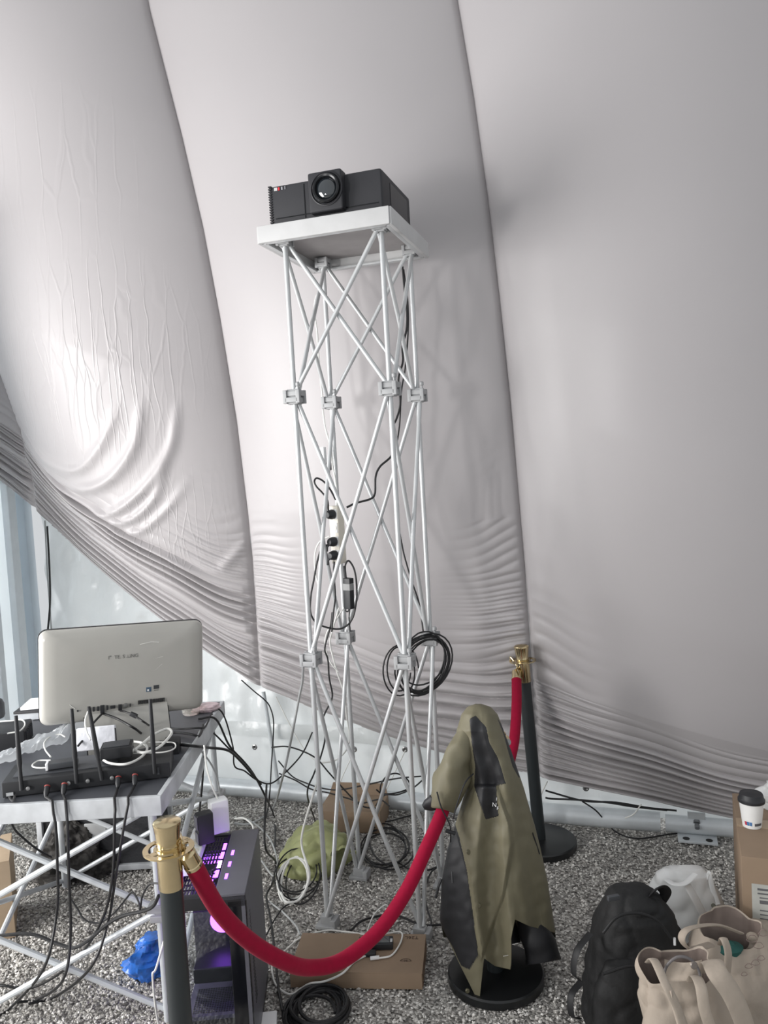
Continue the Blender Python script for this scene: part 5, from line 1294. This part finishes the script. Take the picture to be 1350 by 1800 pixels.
cable('floor_cable', 'black cable stretched low across the tarpaulin behind the tower', air(c3_, [(200, 970), (280, 1060), (360, 1100), (450, 1130), (560, 1142), (720, 1112), (900, 1075), (1065, 1060)], 3.75, 3.5), .0034, M_cbl)
cable('floor_cable', 'black cable drooping over the lid of the small carton', air(c3_, [(205, 1045), (300, 1085), (400, 1140), (500, 1160), (620, 1195), (700, 1220), (800, 1200), (860, 1240)], 3.66, 3.50), .0034, M_cbl)
cable('floor_cable', 'black cable hanging beside the white brace pole', [AW(*c3_(-20, 490), .13), AW(*c3_(60, 560), .12), AW(*c3_(115, 605), .11), AW(*c3_(150, 650), .09), AW(*c3_(172, 740), .10), AW(*c3_(165, 900), .11), AW(*c3_(158, 1010), .12), AW(*c3_(150, 1150), .14)] + gnd(c3_, [(140, 1240), (120, 1330)]), .0032, M_cbl)
cable('floor_cable', 'black cable curling in an open loop behind the right tower legs', air(c3_, [(812, 1190), (806, 1120), (840, 1065), (900, 1045), (965, 1080), (975, 1130), (900, 1160), (820, 1165), (780, 1140)], 3.45), .0034, M_cbl)
cable('floor_cable', 'black cable crossing from behind the jacket to the small carton', air(c3_, [(1065, 1075), (1000, 1130), (910, 1170), (820, 1180)], 3.4, 3.45) + gnd(c3_, [(760, 1290), (830, 1330), (960, 1300), (1000, 1290)], .012), .0034, M_cbl)
cable('floor_cable', 'thin black cable trailing from the white coil towards the computer', gnd(c6_, [(330, 780), (240, 820), (190, 880), (150, 950), (130, 990)], .012), .003, M_cbl)
cable('floor_cable', 'black cable running down past the computer to the black coil', [AY(*c6_(130, 100), 3.1), AY(*c6_(120, 300), 3.0), AY(*c6_(125, 480), 2.9), G(*c6_(185, 560), .012), G(*c6_(165, 680), .012), G(*c6_(130, 760), .012), G(*c6_(155, 900), .012), G(*c6_(180, 1100), .012), G(*c6_(200, 1300), .012), G(*c6_(225, 1440), .02)], .0042, M_cbl)
cable('floor_cable', 'black cable arching over the gravel behind the flat carton to the right tower foot', gnd(c6_, [(630, 965), (700, 905), (830, 872), (920, 880), (1050, 930), (1170, 930)], .010), .0042, M_cbl)
cable('floor_cable', 'black cable curving round the right tower foot beside the jacket', gnd(c6_, [(1190, 565), (1110, 615), (1070, 720), (1082, 830), (1108, 920), (1085, 990)], .010), .0036, M_cbl)
cable('floor_cable', 'black cable wandering from the floor coil towards the jacket', gnd(c6_, [(740, 440), (712, 520), (790, 572), (900, 560), (980, 600), (1090, 605), (1170, 570)], .010), .0034, M_cbl)
cable('floor_cable', 'grey cable lying between the computer and the white coil', gnd(c6_, [(0, 470), (90, 540), (170, 640), (195, 560), (150, 420), (60, 330), (-20, 290)], .012), .0036, M_cbg)
cable('floor_cable', 'white cable looping on the gravel beside the computer top', [G(*c6_(-30, 440), .14), G(*c6_(30, 420), .14), G(*c6_(50, 350), .14), G(*c6_(0, 300), .14), G(*c6_(-60, 300), .12)], .004, M_cbw)
cable('floor_cable', 'pale grey cable running from the computer past the tower foot to the carton', gnd(c6_, [(140, 790), (220, 850), (300, 930), (330, 990)], .010), .0036, M_cbg)
cable('usb_cable', 'white charging cable crossing behind the flat carton lid', [G(*c6_(180, 1130), .012), G(*c6_(250, 1075), .012), G(*c6_(330, 1010), .03), G(*c6_(480, 965), .03), G(*c6_(600, 972), .03), G(*c6_(715, 988), .066)], .0030, M_cbw)
cable('usb_cable', 'thin white cable standing up in an arch behind the red rope', [G(*c6_(725, 985), .066), AY(*c6_(740, 930), 2.62), AY(*c6_(775, 860), 2.62), AY(*c6_(835, 812), 2.62), AY(*c6_(855, 830), 2.62)], .0024, M_cbw)
us = [G(*c6_(175, 1140), .012), G(*c6_(162, 1190), .010), G(*c6_(185, 1285), .010), G(*c6_(265, 1342), .010), AY(*c6_(330, 1310), 2.43), AY(*c6_(390, 1278), 2.425), AY(*c6_(480, 1264), 2.42), AY(*c6_(580, 1218), 2.415), G(*c6_(650, 1150), .062), G(*c6_(735, 1105), .062)]
ut = thing('charging_lead', 'white charging lead with plug draped over the front of the flat carton', 'cable', us[-1])
MB().tube(smooth_path(us, 8), .0032, 8).build('cord', M_cbw, ut)
MB().box(G(*c6_(772, 1126), .064), (.030, .011, .008), rotz(.1), .002).build('plug', M_wht, ut)
MB().tube(smooth_path([G(*c6_(795, 1128), .064), G(*c6_(870, 1112), .062), G(*c6_(918, 1050), .062), G(*c6_(936, 990), .062), G(*c6_(912, 972), .062), G(*c6_(835, 985), .07)], 8), .0028, 8).build('cord', M_cbw, ut)
# desk cables
def dz(cv, pts, z): return [G(*cv(*p), z) for p in pts]
cable('desk_cable', 'black monitor cable leaving the computer and running off the desk to the right', [AP(-.076, py0 - .012, .036)] + [AY(*c4_(650, 640), 2.66), AY(*c4_(740, 690), 2.62)] + dz(c4_, [(820, 735), (960, 715), (1090, 735)], ZK + .008) + [AY(*c4_(1130, 790), 2.92), AY(*c4_(1122, 900), 2.95), AY(*c4_(1115, 1010), 2.95), AY(*c4_(1095, 1200), 2.95)], .0042, M_cbl)
cable('desk_cable', 'black power cable curving from the computer over the desk edge to the tower', [AP(-.018, py0 - .010, .036), AY(*c4_(690, 600), 2.68), AY(*c4_(740, 620), 2.66), AY(*c4_(800, 660), 2.62)] + dz(c4_, [(860, 690), (1000, 695), (1120, 690)], ZK + .008) + air(c4_, [(1180, 720), (1250, 790), (1310, 850), (1400, 960)], 3.05, 3.2), .0034, M_cbl)
MB().box(AY(*c4_(738, 618), 2.655), (.026, .012, .014), Matrix.Rotation(.5, 3, 'Y'), .003).build('ferrite_bead', M_dark, bpy.data.objects['desk_cable.001'])
cable('desk_cable', 'thick black cable lying across the desk and drooping towards the tower', dz(c4_, [(760, 640), (745, 690), (790, 735), (900, 770), (1080, 790)], ZK + .012) + air(c4_, [(1150, 798), (1260, 815), (1340, 885), (1440, 1000)], 2.85, 3.2), .0050, M_cbl)
cable('desk_cable', 'black cable running left behind the aerials from the computer socket', [AP(-.076, py0 - .014, .034), AY(*c4_(560, 615), 2.66), AY(*c4_(510, 670), 2.62), AY(*c4_(470, 740), 2.6)] + dz(c4_, [(430, 790)], ZK + .07), .0036, M_cbl)
cable('desk_cable', 'pale grey cable hanging off the desk edge towards the chargers', dz(c4_, [(960, 770), (1060, 785)], ZK + .008) + [AY(*c4_(1130, 840), 2.9), AY(*c4_(1190, 940), 2.92), AY(*c4_(1215, 1080), 2.92), AY(*c4_(1190, 1150), 2.9)], .0034, M_cbg)
zt = ZK + .062
cable('patch_cable', 'white patch cable looping in front of the small black box on the receiver', dz(c4_, [(560, 860), (610, 885), (700, 888), (780, 850), (812, 805), (790, 775), (730, 765), (680, 775)], zt), .0040, M_cbw)
cable('patch_cable', 'white patch cable making a wide loop right of the small black box', dz(c4_, [(690, 780), (780, 825), (870, 800), (930, 745), (948, 710), (920, 695), (850, 725), (770, 790), (720, 825)], zt + .008), .0044, M_cbw)
cable('patch_cable', 'thin white wire looping at the right end of the receiver', dz(c4_, [(820, 770), (900, 768), (960, 772), (965, 800), (910, 822), (800, 828), (700, 830)], zt), .0022, M_cbw)
cable('patch_cable', 'thin white wire curling over the left top of the receiver', dz(c4_, [(285, 905), (230, 910), (185, 905), (182, 890), (215, 870), (280, 868)], zt), .0024, M_cbw)
cable('patch_cable', 'thin white wire arching over the plastic wrap', dz(c4_, [(280, 850), (250, 810), (245, 770), (280, 735), (330, 725), (360, 740)], zt + .03), .0024, M_cbw)
cable('patch_cable', 'white lead rising from the packet to the computer stand', [AY(*c4_(500, 755), 2.50), AY(*c4_(478, 710), 2.52), AY(*c4_(470, 650), 2.55), AY(*c4_(485, 600), 2.58)], .0028, M_cbw)
cable('patch_cable', 'pale wire loop beside the leftmost aerial', dz(c4_, [(-20, 655), (60, 650), (120, 645), (138, 670), (110, 705), (40, 720)], ZK + .075), .0026, M_cbw)
# cables under the desk
cable('underdesk_cable', 'black cable hanging off the left desk front and drooping below', air(c5_, [(75, -8), (55, 70), (65, 150), (120, 210), (190, 265), (255, 300)], DY0 - .01, 2.5), .0034, M_cbl)
cable('underdesk_cable', 'thick black cable sagging under the desk towards the computer', air(c5_, [(-30, 690), (150, 680), (270, 722), (360, 748), (440, 710), (520, 640), (600, 592), (700, 568), (755, 545), (785, 490)], 2.42, 2.2), .0052, M_cbl)
cable('underdesk_cable', 'thin black cable zigzagging between the desk leg and the computer', air(c5_, [(345, 500), (385, 560), (420, 610), (490, 625), (560, 580), (620, 510), (655, 475), (685, 520), (692, 560), (705, 490), (740, 435), (790, 430)], 2.40, 2.2), .0028, M_cbl)
cable('underdesk_cable', 'pale cable looping down behind the near stanchion', [KP(-.012, .10, .40), AY(*c5_(775, 840), 2.2), AY(*c5_(755, 900), 2.2), G(*c5_(790, 1150), .008), G(*c5_(860, 1200), .008)], .0034, M_cbw)
# cables along the foot of the wall at the right
cable('wall_cable', 'upper black cable resting on the ground rail right of the far stanchion', [AW(*c8_(*p), .10) for p in ((-40, 140), (0, 152), (200, 205), (400, 215), (600, 248), (780, 266))], .0042, M_cbl)
cable('wall_cable', 'lower black cable resting on the ground rail right of the far stanchion', [AW(*c8_(*p), .105) for p in ((-40, 185), (0, 192), (150, 198), (350, 216), (500, 240), (720, 264))], .0042, M_cbl)
cable('wall_cable', 'thin black cable sagging over the gravel in front of the rail to the carton', [AW(*c8_(190, 208), .11), AW(*c8_(280, 270), .10)] + gnd(c8_, [(360, 365), (440, 420), (560, 440), (760, 410), (950, 405), (1130, 420)], .010), .0034, M_cbl)
cable('corner_cable', 'black cable hanging in the corner beside the tarpaulin edge', [AW(83, 925, .10), AW(87, 1000, .08), AW(88, 1060, .08), AW(82, 1130, .08)], .0052, M_cbl)
cable('corner_cable', 'grey cable hanging beside the corner post', [AW(79, 915, .10), AW(83, 1000, .07), AW(87, 1060, .07), AW(92, 1130, .08)], .0042, M_cbg)
